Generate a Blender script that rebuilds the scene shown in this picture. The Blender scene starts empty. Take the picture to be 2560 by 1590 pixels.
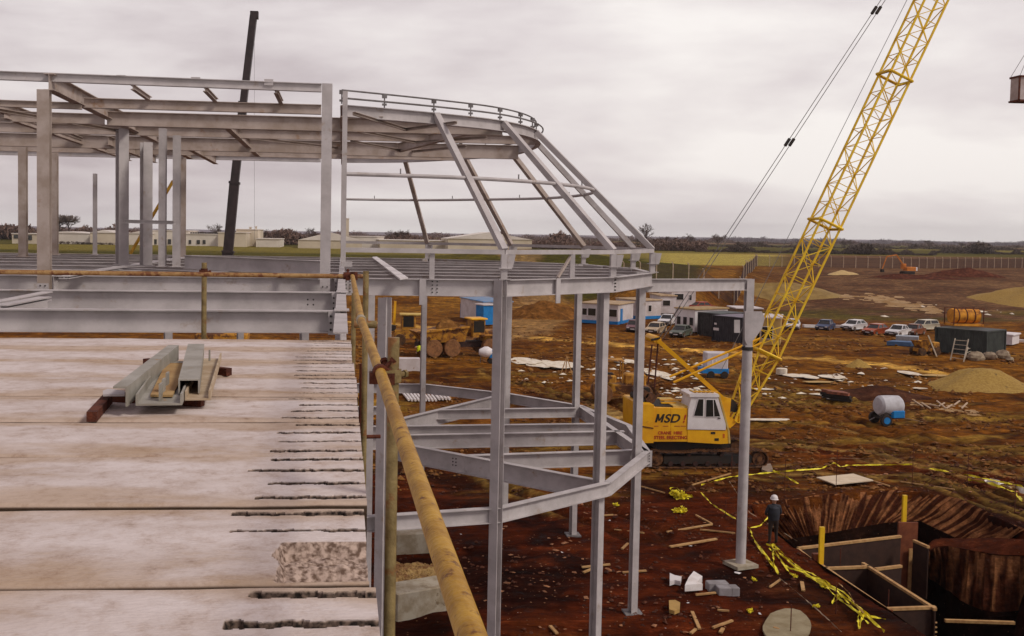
import bpy, bmesh, math, random
import numpy as np
from mathutils import Vector, Matrix
HAZE = True; random.seed(7); rng = np.random.RandomState(7)
sc = bpy.context.scene
COL = sc.collection
R = math.radians
# ------------------------------------------------------------------ camera, sky, sun, exposure
F, CX, CY, ROLL = 2488.0, 1050.0, 703.0, 0.016          # in pixels of the 2560 wide photograph
YAW = math.atan((CX - 855) / F); PIT = math.atan((CY - 585.8) / F)
w_ = Vector((math.sin(YAW) * math.cos(PIT), math.cos(YAW) * math.cos(PIT), -math.sin(PIT)))
r_ = Vector((math.cos(YAW), -math.sin(YAW), 0)); u_ = r_.cross(w_)
rr = r_ * math.cos(ROLL) + u_ * math.sin(ROLL); uu = u_ * math.cos(ROLL) - r_ * math.sin(ROLL)
cam = bpy.data.cameras.new('camera'); co = bpy.data.objects.new('camera', cam); COL.objects.link(co)
co.matrix_world = Matrix(((rr.x, uu.x, -w_.x, 0), (rr.y, uu.y, -w_.y, 0), (rr.z, uu.z, -w_.z, 0), (0, 0, 0, 1)))
cam.sensor_fit = 'HORIZONTAL'; cam.sensor_width = 36; cam.lens = 36 * F / 2560
cam.shift_x = (1280 - CX) / 2560; cam.shift_y = (CY - 795) / 2560
cam.clip_start = 0.05; cam.clip_end = 20000
sc.camera = co
SUN_EL, SUN_AZ = R(46), R(124)      # azimuth clockwise from +Y : behind and right of the camera
world = bpy.data.worlds.new('World'); sc.world = world; world.use_nodes = True
nt = world.node_tree; N = nt.nodes; L = nt.links; N.clear()
def nd(tree, typ, **k):
    n = tree.nodes.new(typ)
    for a, b in k.items():
        if a.startswith('i_'): n.inputs[a[2:].replace('_', ' ')].default_value = b
        else: setattr(n, a, b)
    return n
def ramp(tree, pts, interp='LINEAR'):
    n = tree.nodes.new('ShaderNodeValToRGB'); n.color_ramp.interpolation = interp
    e = n.color_ramp.elements
    while len(e) < len(pts): e.new(0.5)
    for i, (p, c) in enumerate(pts):
        e[i].position = p; e[i].color = c if len(c) == 4 else (*c, 1)
    return n
out = nd(nt, 'ShaderNodeOutputWorld'); mixs = nd(nt, 'ShaderNodeMixShader'); mixs.inputs[0].default_value = 0.93
sky = nd(nt, 'ShaderNodeTexSky', sky_type='NISHITA', sun_disc=False, sun_elevation=SUN_EL, sun_rotation=SUN_AZ, air_density=1.5, dust_density=3.0)
bg1 = nd(nt, 'ShaderNodeBackground'); bg1.inputs[1].default_value = 0.08
bg2 = nd(nt, 'ShaderNodeBackground'); bg2.inputs[1].default_value = 0.90
L.new(sky.outputs[0], bg1.inputs[0]); L.new(bg1.outputs[0], mixs.inputs[1]); L.new(bg2.outputs[0], mixs.inputs[2]); L.new(mixs.outputs[0], out.inputs[0])
tc = nd(nt, 'ShaderNodeTexCoord'); mp = nd(nt, 'ShaderNodeMapping'); mp.inputs['Scale'].default_value = (0.9, 0.9, 3.4); mp.inputs['Location'].default_value = (1.7, 0.4, 0.1)
L.new(tc.outputs['Generated'], mp.inputs[0])
n1 = nd(nt, 'ShaderNodeTexNoise'); n1.inputs['Scale'].default_value = 1.7; n1.inputs['Detail'].default_value = 7; n1.inputs['Roughness'].default_value = 0.5; n1.inputs['Distortion'].default_value = 0.35
L.new(mp.outputs[0], n1.inputs['Vector'])
n2 = nd(nt, 'ShaderNodeTexNoise'); n2.inputs['Scale'].default_value = 5.5; n2.inputs['Detail'].default_value = 8; n2.inputs['Roughness'].default_value = 0.55
L.new(mp.outputs[0], n2.inputs['Vector'])
ma = nd(nt, 'ShaderNodeMath', operation='MULTIPLY_ADD'); ma.inputs[1].default_value = 0.3
L.new(n2.outputs[0], ma.inputs[0]); L.new(n1.outputs[0], ma.inputs[2])
sep = nd(nt, 'ShaderNodeSeparateXYZ'); L.new(tc.outputs['Generated'], sep.inputs[0])
mz = nd(nt, 'ShaderNodeMath', operation='MULTIPLY_ADD'); mz.inputs[1].default_value = -0.80       # greyer higher up
L.new(sep.outputs[2], mz.inputs[0]); L.new(ma.outputs[0], mz.inputs[2])
rp = ramp(nt, [(0.30, (0.36, 0.300, 0.325)), (0.42, (0.50, 0.430, 0.445)), (0.53, (0.70, 0.635, 0.635)), (0.66, (0.89, 0.84, 0.81))])
L.new(mz.outputs[0], rp.inputs[0]); L.new(rp.outputs[0], bg2.inputs[0])
sl = bpy.data.lights.new('sun', 'SUN'); sl.energy = 1.5; sl.angle = R(14); sl.color = (1.0, 0.93, 0.84)
so = bpy.data.objects.new('sun', sl); COL.objects.link(so)
sd = Vector((math.sin(SUN_AZ) * math.cos(SUN_EL), math.cos(SUN_AZ) * math.cos(SUN_EL), math.sin(SUN_EL)))
so.rotation_euler = sd.to_track_quat('Z', 'Y').to_euler()
sc.view_settings.view_transform = 'Standard'; sc.view_settings.look = 'None'; sc.view_settings.exposure = 0.36; sc.view_settings.gamma = 1.0
sc.view_settings.use_curve_mapping = False

# ------------------------------------------------------------------ surveying helpers (eye at the origin, levels in metres below it)
G, S, RNG, ROOF, SLAB = -11.6, -1.05, -6.53, 3.18, -1.15   # ground, floor steel, lower ring, roof steel, slab top
def ray(px, py): return (w_ + rr * ((px - CX) / F) + uu * ((CY - py) / F))
def PZ(px, py, z=None):                                   # pixel of the survey photo -> point at level z
    if z is None: z = G
    d = ray(px, py); return d * (z / d.z)
def PY(px, py, y): d = ray(px, py); return d * (y / d.y)
def PX(px, py, x): d = ray(px, py); return d * (x / d.x)
def proj(p):
    p = Vector(p); k = p.dot(w_); return (CX + F * p.dot(rr) / k, CY - F * p.dot(uu) / k)
def zat(pt, py):                                          # level on the vertical through pt seen at row py
    x, y = pt[0], pt[1]
    a, b = -40.0, 60.0
    for _ in range(40):
        m = (a + b) / 2
        if proj((x, y, m))[1] > py: a = m
        else: b = m
    return (a + b) / 2
def V(*a): return Vector(a)
def at(p, z): return Vector((p[0], p[1], z))

# ------------------------------------------------------------------ mesh helpers
class MB:
    def __init__(s): s.v = []; s.f = []
    def add(s, vs, fs):
        o = len(s.v); s.v += [tuple(v) for v in vs]; s.f += [tuple(i + o for i in f) for f in fs]; return s
    def box(s, c, d, rz=0, M=None):
        cx, cy, cz = c; x, y, z = d[0] / 2, d[1] / 2, d[2] / 2
        vs = [Vector((a * x, b * y, g * z)) for a in (-1, 1) for b in (-1, 1) for g in (-1, 1)]
        if M is None: M = Matrix.Rotation(rz, 3, 'Z')
        vs = [M @ v + Vector(c) for v in vs]
        return s.add(vs, [(0, 1, 3, 2), (4, 6, 7, 5), (0, 4, 5, 1), (2, 3, 7, 6), (0, 2, 6, 4), (1, 5, 7, 3)])
    def cbox(s, c, d, ch=0.03, rz=0):                     # box with chamfered vertical and top edges
        x, y, z = d[0] / 2, d[1] / 2, d[2] / 2; M = Matrix.Rotation(rz, 3, 'Z'); c = Vector(c)
        def ring(k, zz): return [(-x + k, -y, zz), (x - k, -y, zz), (x, -y + k, zz), (x, y - k, zz), (x - k, y, zz), (-x + k, y, zz), (-x, y - k, zz), (-x, -y + k, zz)]
        def shr(rg, k): return [(a - math.copysign(k, a), b - math.copysign(k, b), zz + ch) for a, b, zz in rg]
        r0 = ring(ch, -z); r1 = ring(ch, z - ch); r2 = shr(ring(ch, z - ch), ch)
        vs = [M @ Vector(p) + c for p in r0 + r1 + r2]; f = []
        for k in (0, 8):
            for i in range(8): f.append((k + i, k + (i + 1) % 8, k + 8 + (i + 1) % 8, k + 8 + i))
        f += [tuple(range(16, 24)), tuple(range(7, -1, -1))]
        return s.add(vs, f)
    def tube(s, p0, p1, r0, r1=None, n=8, cap=True):
        p0, p1 = Vector(p0), Vector(p1); r1 = r0 if r1 is None else r1
        d = (p1 - p0).normalized(); a = d.orthogonal().normalized(); b = d.cross(a); vs = []
        for p, r in ((p0, r0), (p1, r1)):
            for i in range(n):
                t = 2 * math.pi * i / n; vs.append(p + a * math.cos(t) * r + b * math.sin(t) * r)
        f = [(i, (i + 1) % n, n + (i + 1) % n, n + i) for i in range(n)]
        if cap: f += [tuple(range(n - 1, -1, -1)), tuple(range(n, 2 * n))]
        return s.add(vs, f)
    def path(s, pts, r, n=6, closed=False):
        pts = [Vector(p) for p in pts]; m = len(pts); vs = []; up = None
        for i, p in enumerate(pts):
            a = pts[(i - 1) % m] if (i or closed) else p; b = pts[(i + 1) % m] if (i < m - 1 or closed) else p
            d = (b - a).normalized()
            if up is None: up = d.orthogonal().normalized()
            up = (up - d * up.dot(d)).normalized(); e = d.cross(up)
            for k in range(n):
                t = 2 * math.pi * k / n; vs.append(p + up * math.cos(t) * r + e * math.sin(t) * r)
        f = []
        for i in range(m if closed else m - 1):
            j = (i + 1) % m
            for k in range(n): f.append((i * n + k, i * n + (k + 1) % n, j * n + (k + 1) % n, j * n + k))
        if not closed: f += [tuple(range(n - 1, -1, -1)), tuple(range((m - 1) * n, m * n))]
        return s.add(vs, f)
    def sweep(s, prof, p0, p1, up=(0, 0, 1), closed=True, cap=True, off=0):  # 2D profile (side, up) swept p0->p1
        p0, p1, up = Vector(p0), Vector(p1), Vector(up); d = (p1 - p0).normalized()
        sd_ = d.cross(up).normalized(); u = sd_.cross(d); n = len(prof)
        vs = [p + sd_ * a + u * b for p in (p0, p1) for a, b in prof]
        f = [(i, (i + 1) % n, n + (i + 1) % n, n + i) for i in range(n)]
        if cap: f += [tuple(range(n - 1, -1, -1)), tuple(range(n, 2 * n))]
        return s.add(vs, f)
    def ibeam(s, p0, p1, dep, wid, tf=0.018, tw=0.012, up=(0, 0, 1)):        # p0-p1 is the centre line of the top flange's top
        h, w, t = dep, wid / 2, tw / 2
        pr = [(-w, 0), (w, 0), (w, -tf), (t, -tf), (t, -h + tf), (w, -h + tf), (w, -h), (-w, -h), (-w, -h + tf), (-t, -h + tf), (-t, -tf), (-w, -tf)]
        return s.sweep(pr, p0, p1, up)
    def chan(s, p0, p1, dep, wid, t=0.01, up=(0, 0, 1)):
        h, w = dep, wid
        return s.sweep([(0, 0), (w, 0), (w, -t), (t, -t), (t, -h + t), (w, -h + t), (w, -h), (0, -h)], p0, p1, up)
    def prism(s, poly, n, t):                              # polygon (3D pts) thickened by t along n
        n = Vector(n).normalized() * t; k = len(poly); a = [Vector(p) for p in poly]
        return s.add(a + [p + n for p in a], [tuple(range(k - 1, -1, -1)), tuple(range(k, 2 * k))] + [(i, (i + 1) % k, k + (i + 1) % k, k + i) for i in range(k)])
    def lathe(s, prof, c=(0, 0, 0), ax='Z', n=16):
        c = Vector(c); vs = []
        for r, h in prof:
            for i in range(n):
                t = 2 * math.pi * i / n; a, b = r * math.cos(t), r * math.sin(t)
                vs.append(c + (Vector((a, b, h)) if ax == 'Z' else Vector((h, a, b)) if ax == 'X' else Vector((a, h, b))))
        f = []
        for j in range(len(prof) - 1):
            for i in range(n): f.append((j * n + i, j * n + (i + 1) % n, (j + 1) * n + (i + 1) % n, (j + 1) * n + i))
        f += [tuple(range(n - 1, -1, -1)), tuple(range((len(prof) - 1) * n, len(prof) * n))]
        return s.add(vs, f)
def wloc(o):
    v = Vector((0, 0, 0))
    while o is not None: v += o.location; o = o.parent
    return v
def OB(name, mb, mat, parent=None, label=None, world=True, kind=None, smooth=35, cat=None, group=None, loc=None):
    me = bpy.data.meshes.new(name); off = Vector((0, 0, 0))
    if parent is not None and world: off = wloc(parent)
    if loc is not None: off = Vector(loc)
    me.from_pydata([tuple(Vector(v) - off) for v in mb.v] if off.length > 0 else mb.v, [], mb.f); me.update()
    bm = bmesh.new(); bm.from_mesh(me); bmesh.ops.recalc_face_normals(bm, faces=bm.faces); bm.to_mesh(me); bm.free()
    if smooth:
        me.polygons.foreach_set('use_smooth', [True] * len(me.polygons)); me.set_sharp_from_angle(angle=R(smooth))
    me.materials.append(mat)
    o = bpy.data.objects.new(name, me); COL.objects.link(o)
    if parent is not None: o.parent = parent
    if loc is not None: o.location = loc
    if label: o['label'] = label
    if cat: o['category'] = cat
    if group: o['group'] = group
    if kind: o['kind'] = kind
    return o
def T(name, label, cat, loc=(0, 0, 0), group=None, rz=0):
    o = bpy.data.objects.new(name, None); COL.objects.link(o); o.location = loc; o.rotation_euler = (0, 0, rz); o.empty_display_size = 0.3
    o['label'] = label; o['category'] = cat
    if group: o['group'] = group
    return o
def dup(o, parent=None, loc=None, rz=None, label=None, mat=None):
    c = o.copy(); COL.objects.link(c); c.parent = parent
    if loc is not None: c.location = loc
    if rz is not None: c.rotation_euler = (0, 0, rz)
    if label: c['label'] = label
    for ch in o.children: dup(ch, c)
    return c

# ------------------------------------------------------------------ materials
MATS = {}
def M_(name, c1, c2=None, scale=2.0, rough=0.75, metal=0.0, bump=0.0, bs=25.0, detail=5.0, c3=None, s3=0.5, t3=0.6, stretch=None, spec=0.4, lo=0.4, hi=0.62, w3=0.06):
    if name in MATS: return MATS[name]
    m = bpy.data.materials.new(name); m.use_nodes = True; t = m.node_tree; b = t.nodes['Principled BSDF']
    b.inputs['Roughness'].default_value = rough; b.inputs['Metallic'].default_value = metal; b.inputs['Specular IOR Level'].default_value = spec
    g = nd(t, 'ShaderNodeNewGeometry'); vec = g.outputs['Position']
    if stretch:
        mp = nd(t, 'ShaderNodeMapping'); mp.inputs['Scale'].default_value = stretch; t.links.new(vec, mp.inputs[0]); vec = mp.outputs[0]
    if c2 is None: c2 = tuple(x * 0.82 for x in c1)
    n = nd(t, 'ShaderNodeTexNoise'); n.inputs['Scale'].default_value = scale; n.inputs['Detail'].default_value = detail; n.inputs['Roughness'].default_value = 0.62
    t.links.new(vec, n.inputs['Vector'])
    rp = ramp(t, [(lo, c1), (hi, c2)]); t.links.new(n.outputs[0], rp.inputs[0]); col = rp.outputs[0]
    if c3 is not None:
        n3 = nd(t, 'ShaderNodeTexNoise'); n3.inputs['Scale'].default_value = s3; n3.inputs['Detail'].default_value = 8; n3.inputs['Roughness'].default_value = 0.68
        t.links.new(vec, n3.inputs['Vector'])
        r3 = ramp(t, [(t3, (0, 0, 0)), (t3 + w3, (1, 1, 1))]); t.links.new(n3.outputs[0], r3.inputs[0])
        mx = nd(t, 'ShaderNodeMix', data_type='RGBA'); t.links.new(r3.outputs[0], mx.inputs[0]); t.links.new(col, mx.inputs[6]); mx.inputs[7].default_value = (*c3, 1); col = mx.outputs[2]
    t.links.new(col, b.inputs['Base Color'])
    rv = nd(t, 'ShaderNodeMapRange'); rv.inputs[3].default_value = max(0, rough - 0.1); rv.inputs[4].default_value = min(1, rough + 0.1)
    t.links.new(n.outputs[0], rv.inputs[0]); t.links.new(rv.outputs[0], b.inputs['Roughness'])
    if bump:
        nb = nd(t, 'ShaderNodeTexNoise'); nb.inputs['Scale'].default_value = bs; nb.inputs['Detail'].default_value = 6; t.links.new(vec, nb.inputs['Vector'])
        bp = nd(t, 'ShaderNodeBump'); bp.inputs['Strength'].default_value = bump; bp.inputs['Distance'].default_value = 0.02
        t.links.new(nb.outputs[0], bp.inputs['Height']); t.links.new(bp.outputs[0], b.inputs['Normal'])
    MATS[name] = m; return m
steel = M_('steel_primer', (0.50, 0.46, 0.455), (0.40, 0.365, 0.36), scale=1.7, rough=0.62, bump=0.12, bs=30, c3=(0.33, 0.25, 0.19), s3=2.3, t3=0.60, w3=0.12)
steel2 = M_('steel_primer_weathered', (0.44, 0.365, 0.325), (0.33, 0.26, 0.215), scale=1.6, rough=0.66, bump=0.15, bs=30, c3=(0.26, 0.13, 0.05), s3=1.5, t3=0.6, w3=0.12)
steeld = M_('steel_dull', (0.20, 0.185, 0.185), (0.12, 0.105, 0.10), scale=3, rough=0.6)
bolt = M_('bolt_dark', (0.03, 0.025, 0.02), rough=0.5)
scaf = M_('scaffold_tube_yellowed', (0.47, 0.265, 0.034), (0.31, 0.155, 0.018), scale=9, rough=0.5, bump=0.25, bs=70, c3=(0.15, 0.055, 0.010), s3=22, t3=0.56, w3=0.08, spec=0.25)
scaft = M_('scaffold_tube_tan', (0.36, 0.22, 0.085), (0.24, 0.115, 0.035), scale=12, rough=0.6, bump=0.3, bs=60, c3=(0.15, 0.05, 0.015), s3=9, t3=0.53)
scafg = M_('scaffold_tube_greenish', (0.26, 0.19, 0.075), (0.16, 0.11, 0.04), scale=10, rough=0.6, bump=0.3, bs=60, c3=(0.22, 0.10, 0.03), s3=7, t3=0.56)
rust = M_('rust', (0.12, 0.028, 0.010), (0.055, 0.013, 0.006), scale=9, rough=0.85, bump=0.4, bs=60)
rodred = M_('red_oxide', (0.085, 0.016, 0.008), (0.05, 0.010, 0.006), scale=3, rough=0.7)
yellow = M_('crane_yellow', (0.80, 0.42, 0.008), (0.70, 0.33, 0.006), scale=1.2, rough=0.45, c3=(0.30, 0.11, 0.015), s3=1.4, t3=0.64, w3=0.12)
yellowb = M_('boom_yellow', (0.86, 0.58, 0.02), (0.74, 0.44, 0.012), scale=1.5, rough=0.45)
mach = M_('muddy_machine_yellow', (0.50, 0.24, 0.018), (0.30, 0.12, 0.014), scale=2.2, rough=0.7, c3=(0.10, 0.035, 0.01), s3=1.2, t3=0.5)
white = M_('white_paint', (0.74, 0.70, 0.70), (0.64, 0.59, 0.58), scale=1.0, rough=0.5)
cabw = M_('cabin_offwhite', (0.62, 0.57, 0.57), (0.50, 0.44, 0.42), scale=0.8, rough=0.6, c3=(0.34, 0.22, 0.14), s3=1.0, t3=0.64)
black = M_('black_rubber', (0.014, 0.011, 0.010), (0.03, 0.018, 0.011), scale=2, rough=0.75)
glass = M_('dark_glass', (0.02, 0.022, 0.022), (0.03, 0.025, 0.02), rough=0.12, spec=0.6)
blue = M_('bright_blue', (0.008, 0.20, 0.52), (0.006, 0.15, 0.42), rough=0.5)
tyre = M_('muddy_tyre', (0.05, 0.025, 0.012), (0.13, 0.06, 0.022), scale=4, rough=0.9)
tape = M_('yellow_tape', (0.88, 0.78, 0.03), (0.70, 0.56, 0.02), scale=9, rough=0.5)
timber = M_('timber', (0.50, 0.30, 0.12), (0.36, 0.19, 0.07), scale=5, rough=0.8, bump=0.2, bs=40)
timberd = M_('timber_weathered', (0.20, 0.11, 0.055), (0.12, 0.06, 0.03), scale=5, rough=0.85)
ply = M_('brown_board', (0.20, 0.055, 0.018), (0.13, 0.032, 0.011), scale=3, rough=0.7)
conc = M_('concrete', (0.40, 0.35, 0.27), (0.28, 0.225, 0.15), scale=2.6, rough=0.9, bump=0.4, bs=20, c3=(0.17, 0.12, 0.07), s3=2.3, t3=0.6)
slabm = M_('precast_concrete', (0.64, 0.565, 0.54), (0.53, 0.445, 0.405), scale=1.5, rough=0.9, bump=0.35, bs=45, c3=(0.44, 0.32, 0.22), s3=1.5, t3=0.58, stretch=(0.7, 1.7, 1), w3=0.16)
corem = M_('broken_concrete', (0.40, 0.33, 0.30), (0.20, 0.145, 0.12), scale=28, rough=1.0, bump=1.0, bs=60)
sheet = M_('white_sheet', (0.80, 0.76, 0.74), (0.66, 0.60, 0.56), rough=0.6)
# ------------------------------------------------------------------ noise on arrays
_T = rng.rand(256, 256)
def vn(x, y):
    xi = np.floor(x).astype(int); yi = np.floor(y).astype(int); fx = x - xi; fy = y - yi
    fx = fx * fx * (3 - 2 * fx); fy = fy * fy * (3 - 2 * fy); a, b = xi & 255, (xi + 1) & 255; c, d = yi & 255, (yi + 1) & 255
    return (_T[a, c] * (1 - fx) + _T[b, c] * fx) * (1 - fy) + (_T[a, d] * (1 - fx) + _T[b, d] * fx) * fy
def fbm(x, y, o=5, g=0.5):
    s = 0; a = 1; t = 0
    for i in range(o): s = s + a * vn(x * 2 ** i + 17.3 * i, y * 2 ** i + 5.1 * i); t += a; a *= g
    return s / t
def sst(a, b, x): t = np.clip((x - a) / (b - a), 0, 1); return t * t * (3 - 2 * t)
def seg_dist(X, Y, pts):
    best = np.full(X.shape, 1e9)
    for p, q in zip(pts[:-1], pts[1:]):
        dx, dy = q[0] - p[0], q[1] - p[1]; t = np.clip(((X - p[0]) * dx + (Y - p[1]) * dy) / (dx * dx + dy * dy), 0, 1)
        best = np.minimum(best, np.hypot(X - p[0] - t * dx, Y - p[1] - t * dy))
    return best
def inside(X, Y, poly):
    r = np.zeros(X.shape, bool); n = len(poly)
    for i in range(n):
        x1, y1 = poly[i][:2]; x2, y2 = poly[(i + 1) % n][:2]
        if y1 == y2: continue
        r ^= ((y1 > Y) != (y2 > Y)) & (X < (x2 - x1) * (Y - y1) / (y2 - y1) + x1)
    return r
# ------------------------------------------------------------------ ground
rim_px = [(2340, 1620), (2214, 1522), (2052, 1415), (1992, 1376), (1940, 1330), (1890, 1290), (1884, 1268), (1956, 1253), (2066, 1243), (2177, 1234), (2288, 1232), (2399, 1253), (2473, 1290), (2560, 1330), (2720, 1420), (2900, 1600), (2560, 1800)]
RIM = [PZ(x, y) for x, y in rim_px]
def base(X, Y):
    a = X / np.maximum(Y, 1)
    k = sst(0.36, 0.46, a); kl = sst(0.24, 0.30, a)
    b0 = 139 + 0 * a; b1 = (185 * (1 - kl) + 156 * kl) * (1 - k) + 238 * k
    z = G + 5.0 * sst(b0, b1, Y)
    mnd = 3.6 * np.exp(-((X - 34) / 30) ** 2 - ((Y - 205) / 24) ** 2)
    und = (fbm(X * .045 + 3, Y * .03, 3) - .5) * 2.2 * sst(142, 175, Y) * (1 - sst(225, 240, Y))
    far = (fbm(X * .004, Y * .003, 4) - .5) * 3.0 * sst(420, 900, Y)
    return z + mnd + und + far
def axis(lo, hi, st, a, b, g):
    c = list(np.arange(lo, hi + 1e-6, st)); s = st
    while c[-1] < b: s *= g; c.append(c[-1] + s)
    s = st; l = []; x = lo
    while x > a: s *= g; x -= s; l.append(x)
    return np.array(l[::-1] + c)
ax = axis(-1.5, 29, 0.26, -2200, 3200, 1.026); ay = axis(17, 58, 0.27, -25, 6500, 1.021)
X, Y = np.meshgrid(ax, ay)
Z = base(X, Y)
near = 1 - sst(90, 180, Y)
rut = fbm(X * .16 + .05 * Y, Y * .95 - .16 * X, 4, .6) - .5
micro = (fbm(X * .55, Y * .55, 5, .6) - .5) * .38 + (fbm(X * 2.1, Y * 2.1, 3, .6) - .5) * .13
Z = Z + micro * (.35 + .65 * near) + rut * (.36 + .30 * sst(58, 64, Y)) * sst(38, 48, Y) * near
Z += (fbm(X * .05, Y * .05, 3) - .5) * .8 * sst(60, 80, Y) * (1 - sst(100, 112, Y))
rutm = np.zeros(X.shape); rutb = np.zeros(X.shape)
for pl_ in ([(1900, 1112), (2150, 1132), (2600, 1245)], [(2000, 1062), (2300, 1112), (2640, 1195)], [(1935, 1182), (2100, 1172), (2330, 1196), (2620, 1290)], [(1240, 935), (1500, 1012), (1650, 1112)], [(1990, 1010), (2200, 1085), (2500, 1130)], [(1700, 900), (2000, 990), (2300, 1040), (2600, 1075)], [(1240, 1180), (1420, 1260), (1600, 1330)]):
    q_ = [PZ(*t_) for t_ in pl_]; d_ = seg_dist(X, Y, q_) + (fbm(X * .5, Y * .5, 2) - .5) * .5
    rutm = np.maximum(rutm, np.exp(-((np.abs(d_) - 1.0) / .24) ** 2)); rutb = np.maximum(rutb, np.exp(-((np.abs(d_) - 1.55) / .22) ** 2) + np.exp(-((np.abs(d_) - .5) / .2) ** 2))
Z = Z - .17 * rutm + .08 * rutb
flat = sst(41, 47, Y) * (1 - sst(56, 58, Y)) * sst(12.5, 14.5, X) * (1 - sst(22.5, 25, X)); Z = Z + (G - .06 - Z) * flat
db = seg_dist(X, Y, RIM[5:16]); dl = seg_dist(X, Y, RIM[0:6]); pin = inside(X, Y, RIM)
Z = np.where(pin & (dl > .12), np.where(db > 1.3, -16.2, G - .45 - db * 1.9), Z)
# soil colours (the soil's own colour, patch by patch)
def lerp(c, d, k): return c + (np.array(d) - c) * k[..., None]
nA = fbm(X * .35, Y * .35, 5, .6); nB = fbm(X * .09 + 40, Y * .09, 4, .6); nS = fbm(X * .10 + .04 * Y + 9, Y * .75 - .14 * X, 5, .62)
C = np.zeros(X.shape + (3,)) + np.array((.095, .0180, .0055))
C = lerp(C, (.030, .0075, .0042), sst(.50, .62, nA))
C = lerp(C, (.115, .031, .008), sst(.56, .70, nB) * .7)
mid = lerp(np.zeros_like(C) + np.array((.195, .070, .011)), (.070, .021, .006), sst(.44, .58, nA * .5 + nS * .5))
mid = lerp(mid, (.34, .19, .035), sst(.55, .70, nS) * .7)
wm = sst(42, 54, Y + (nB - .5) * 22 - np.maximum(X - 16, 0) * .12)
C = C + (mid - C) * wm[..., None]
yard = lerp(np.zeros_like(C) + np.array((.235, .095, .014)), (.12, .040, .008), sst(.42, .6, nA * .4 + nS * .6))
wy = sst(68, 90, Y + (nB - .5) * 18); C = C + (yard - C) * wy[..., None]
bankc = lerp(np.zeros_like(C) + np.array((.24, .105, .018)), (.125, .046, .009), sst(.42, .6, fbm(X * .12, Y * .25, 5, .6)))
bankr = lerp(np.zeros_like(C) + np.array((.185, .098, .050)), (.115, .055, .030), sst(.42, .6, fbm(X * .12, Y * .2, 5, .62)))
a = X / np.maximum(Y, 1); kr = sst(.40, .50, a + (nB - .5) * .05); bankc = bankc + (bankr - bankc) * kr[..., None]
wb = sst(136, 146, Y + (nB - .5) * 10); C = C + (bankc - C) * wb[..., None]
GR = np.array((.125, .105, .020)); gn = fbm(X * .05, Y * .08, 5, .6)
grass = lerp(np.zeros_like(C) + np.array((.115, .092, .015)), (.068, .062, .010), sst(.4, .6, gn))
mg = np.exp(-((X - 34) / 40) ** 2 - ((Y - 205) / 34) ** 2)
wg = np.clip(sst(.30, .42, mg + (gn - .5) * .2) + sst(176, 200, Y + (gn - .5) * 20) * (1 - sst(.30, .35, a)), 0, 1)
wg = np.maximum(wg, sst(151, 158, Y) * (1 - sst(.362, .372, a)) * sst(.20, .25, a))
wg = np.maximum(wg, sst(.46, .56, fbm(X * .05 + 7, Y * .12, 3)) * sst(138, 143, Y) * (1 - sst(152, 160, Y)) * sst(.40, .45, a) * .75)
C = C + (grass - C) * wg[..., None]
fieldn = fbm(X * .0035 + 2, Y * .006, 2)
field = lerp(grass, (.20, .16, .035), sst(.60, .66, fieldn)); field = lerp(field, (.20, .11, .06), sst(.60, .66, fbm(X * .003 + 9, Y * .004, 2)))
wf = sst(300, 330, Y) * (1 - sst(.36, .44, a)) + sst(430, 470, Y) * sst(.36, .44, a); C = C + (field - C) * wf[..., None]
yl = sst(238, 250, Y) * (1 - sst(420, 450, Y)) * sst(.30, .34, a) * (1 - sst(.44, .47, a)); C = lerp(C, (.42, .33, .08), yl)
C = lerp(C, (.055, .018, .006), np.clip(rutm, 0, 1) * .75); C = lerp(C, (.36, .22, .055), np.clip(rutb, 0, 1) * sst(.45, .6, nA) * .6)
# pale clay haul tracks
def track(pxs, w, c, k=1.0, lev=G):
    global C
    p = [PZ(x, y, lev) for x, y in pxs]; d = seg_dist(X, Y, p) + (nA - .5) * w * 1.3
    C = lerp(C, c, (1 - sst(w * .55, w, d)) * k)
track([(880, 806), (1010, 812), (1105, 822), (1300, 842), (1600, 866), (1950, 896), (2200, 915), (2420, 946), (2650, 985)], 1.5, (.66, .37, .085), 1.0)
track([(1250, 845), (1370, 790), (1300, 740), (1240, 720)], 4.5, (.38, .23, .10), .6)
track([(1850, 840), (2150, 850), (2560, 900)], 3.0, (.30, .15, .03), .45)
for q in ([(1900, 1110), (2150, 1130), (2600, 1240)], [(2000, 1060), (2300, 1110), (2620, 1190)], [(2150, 1150), (2400, 1165), (2620, 1215)], [(1950, 1180), (2300, 1190)]):
    track(q, .34, (.46, .29, .09), .45)
track([(1560, 1052), (1480, 1010)], 1.0, (.42, .27, .10), .7)
me = bpy.data.meshes.new('ground'); ny, nx = X.shape
vv = np.stack([X, Y, Z], -1).reshape(-1, 3); idx = np.arange(nx * ny).reshape(ny, nx)
ff = np.stack([idx[:-1, :-1], idx[:-1, 1:], idx[1:, 1:], idx[1:, :-1]], -1).reshape(-1, 4)
me.vertices.add(len(vv)); me.vertices.foreach_set('co', vv.ravel()); me.loops.add(ff.size); me.loops.foreach_set('vertex_index', ff.ravel())
me.polygons.add(len(ff)); me.polygons.foreach_set('loop_start', np.arange(0, ff.size, 4)); me.polygons.foreach_set('loop_total', np.full(len(ff), 4)); me.update(calc_edges=True)
me.polygons.foreach_set('use_smooth', [True] * len(ff))
at_ = me.attributes.new('soil', 'FLOAT_COLOR', 'POINT'); at_.data.foreach_set('color', np.concatenate([C.reshape(-1, 3), np.ones((len(vv), 1))], 1).ravel())
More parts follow.
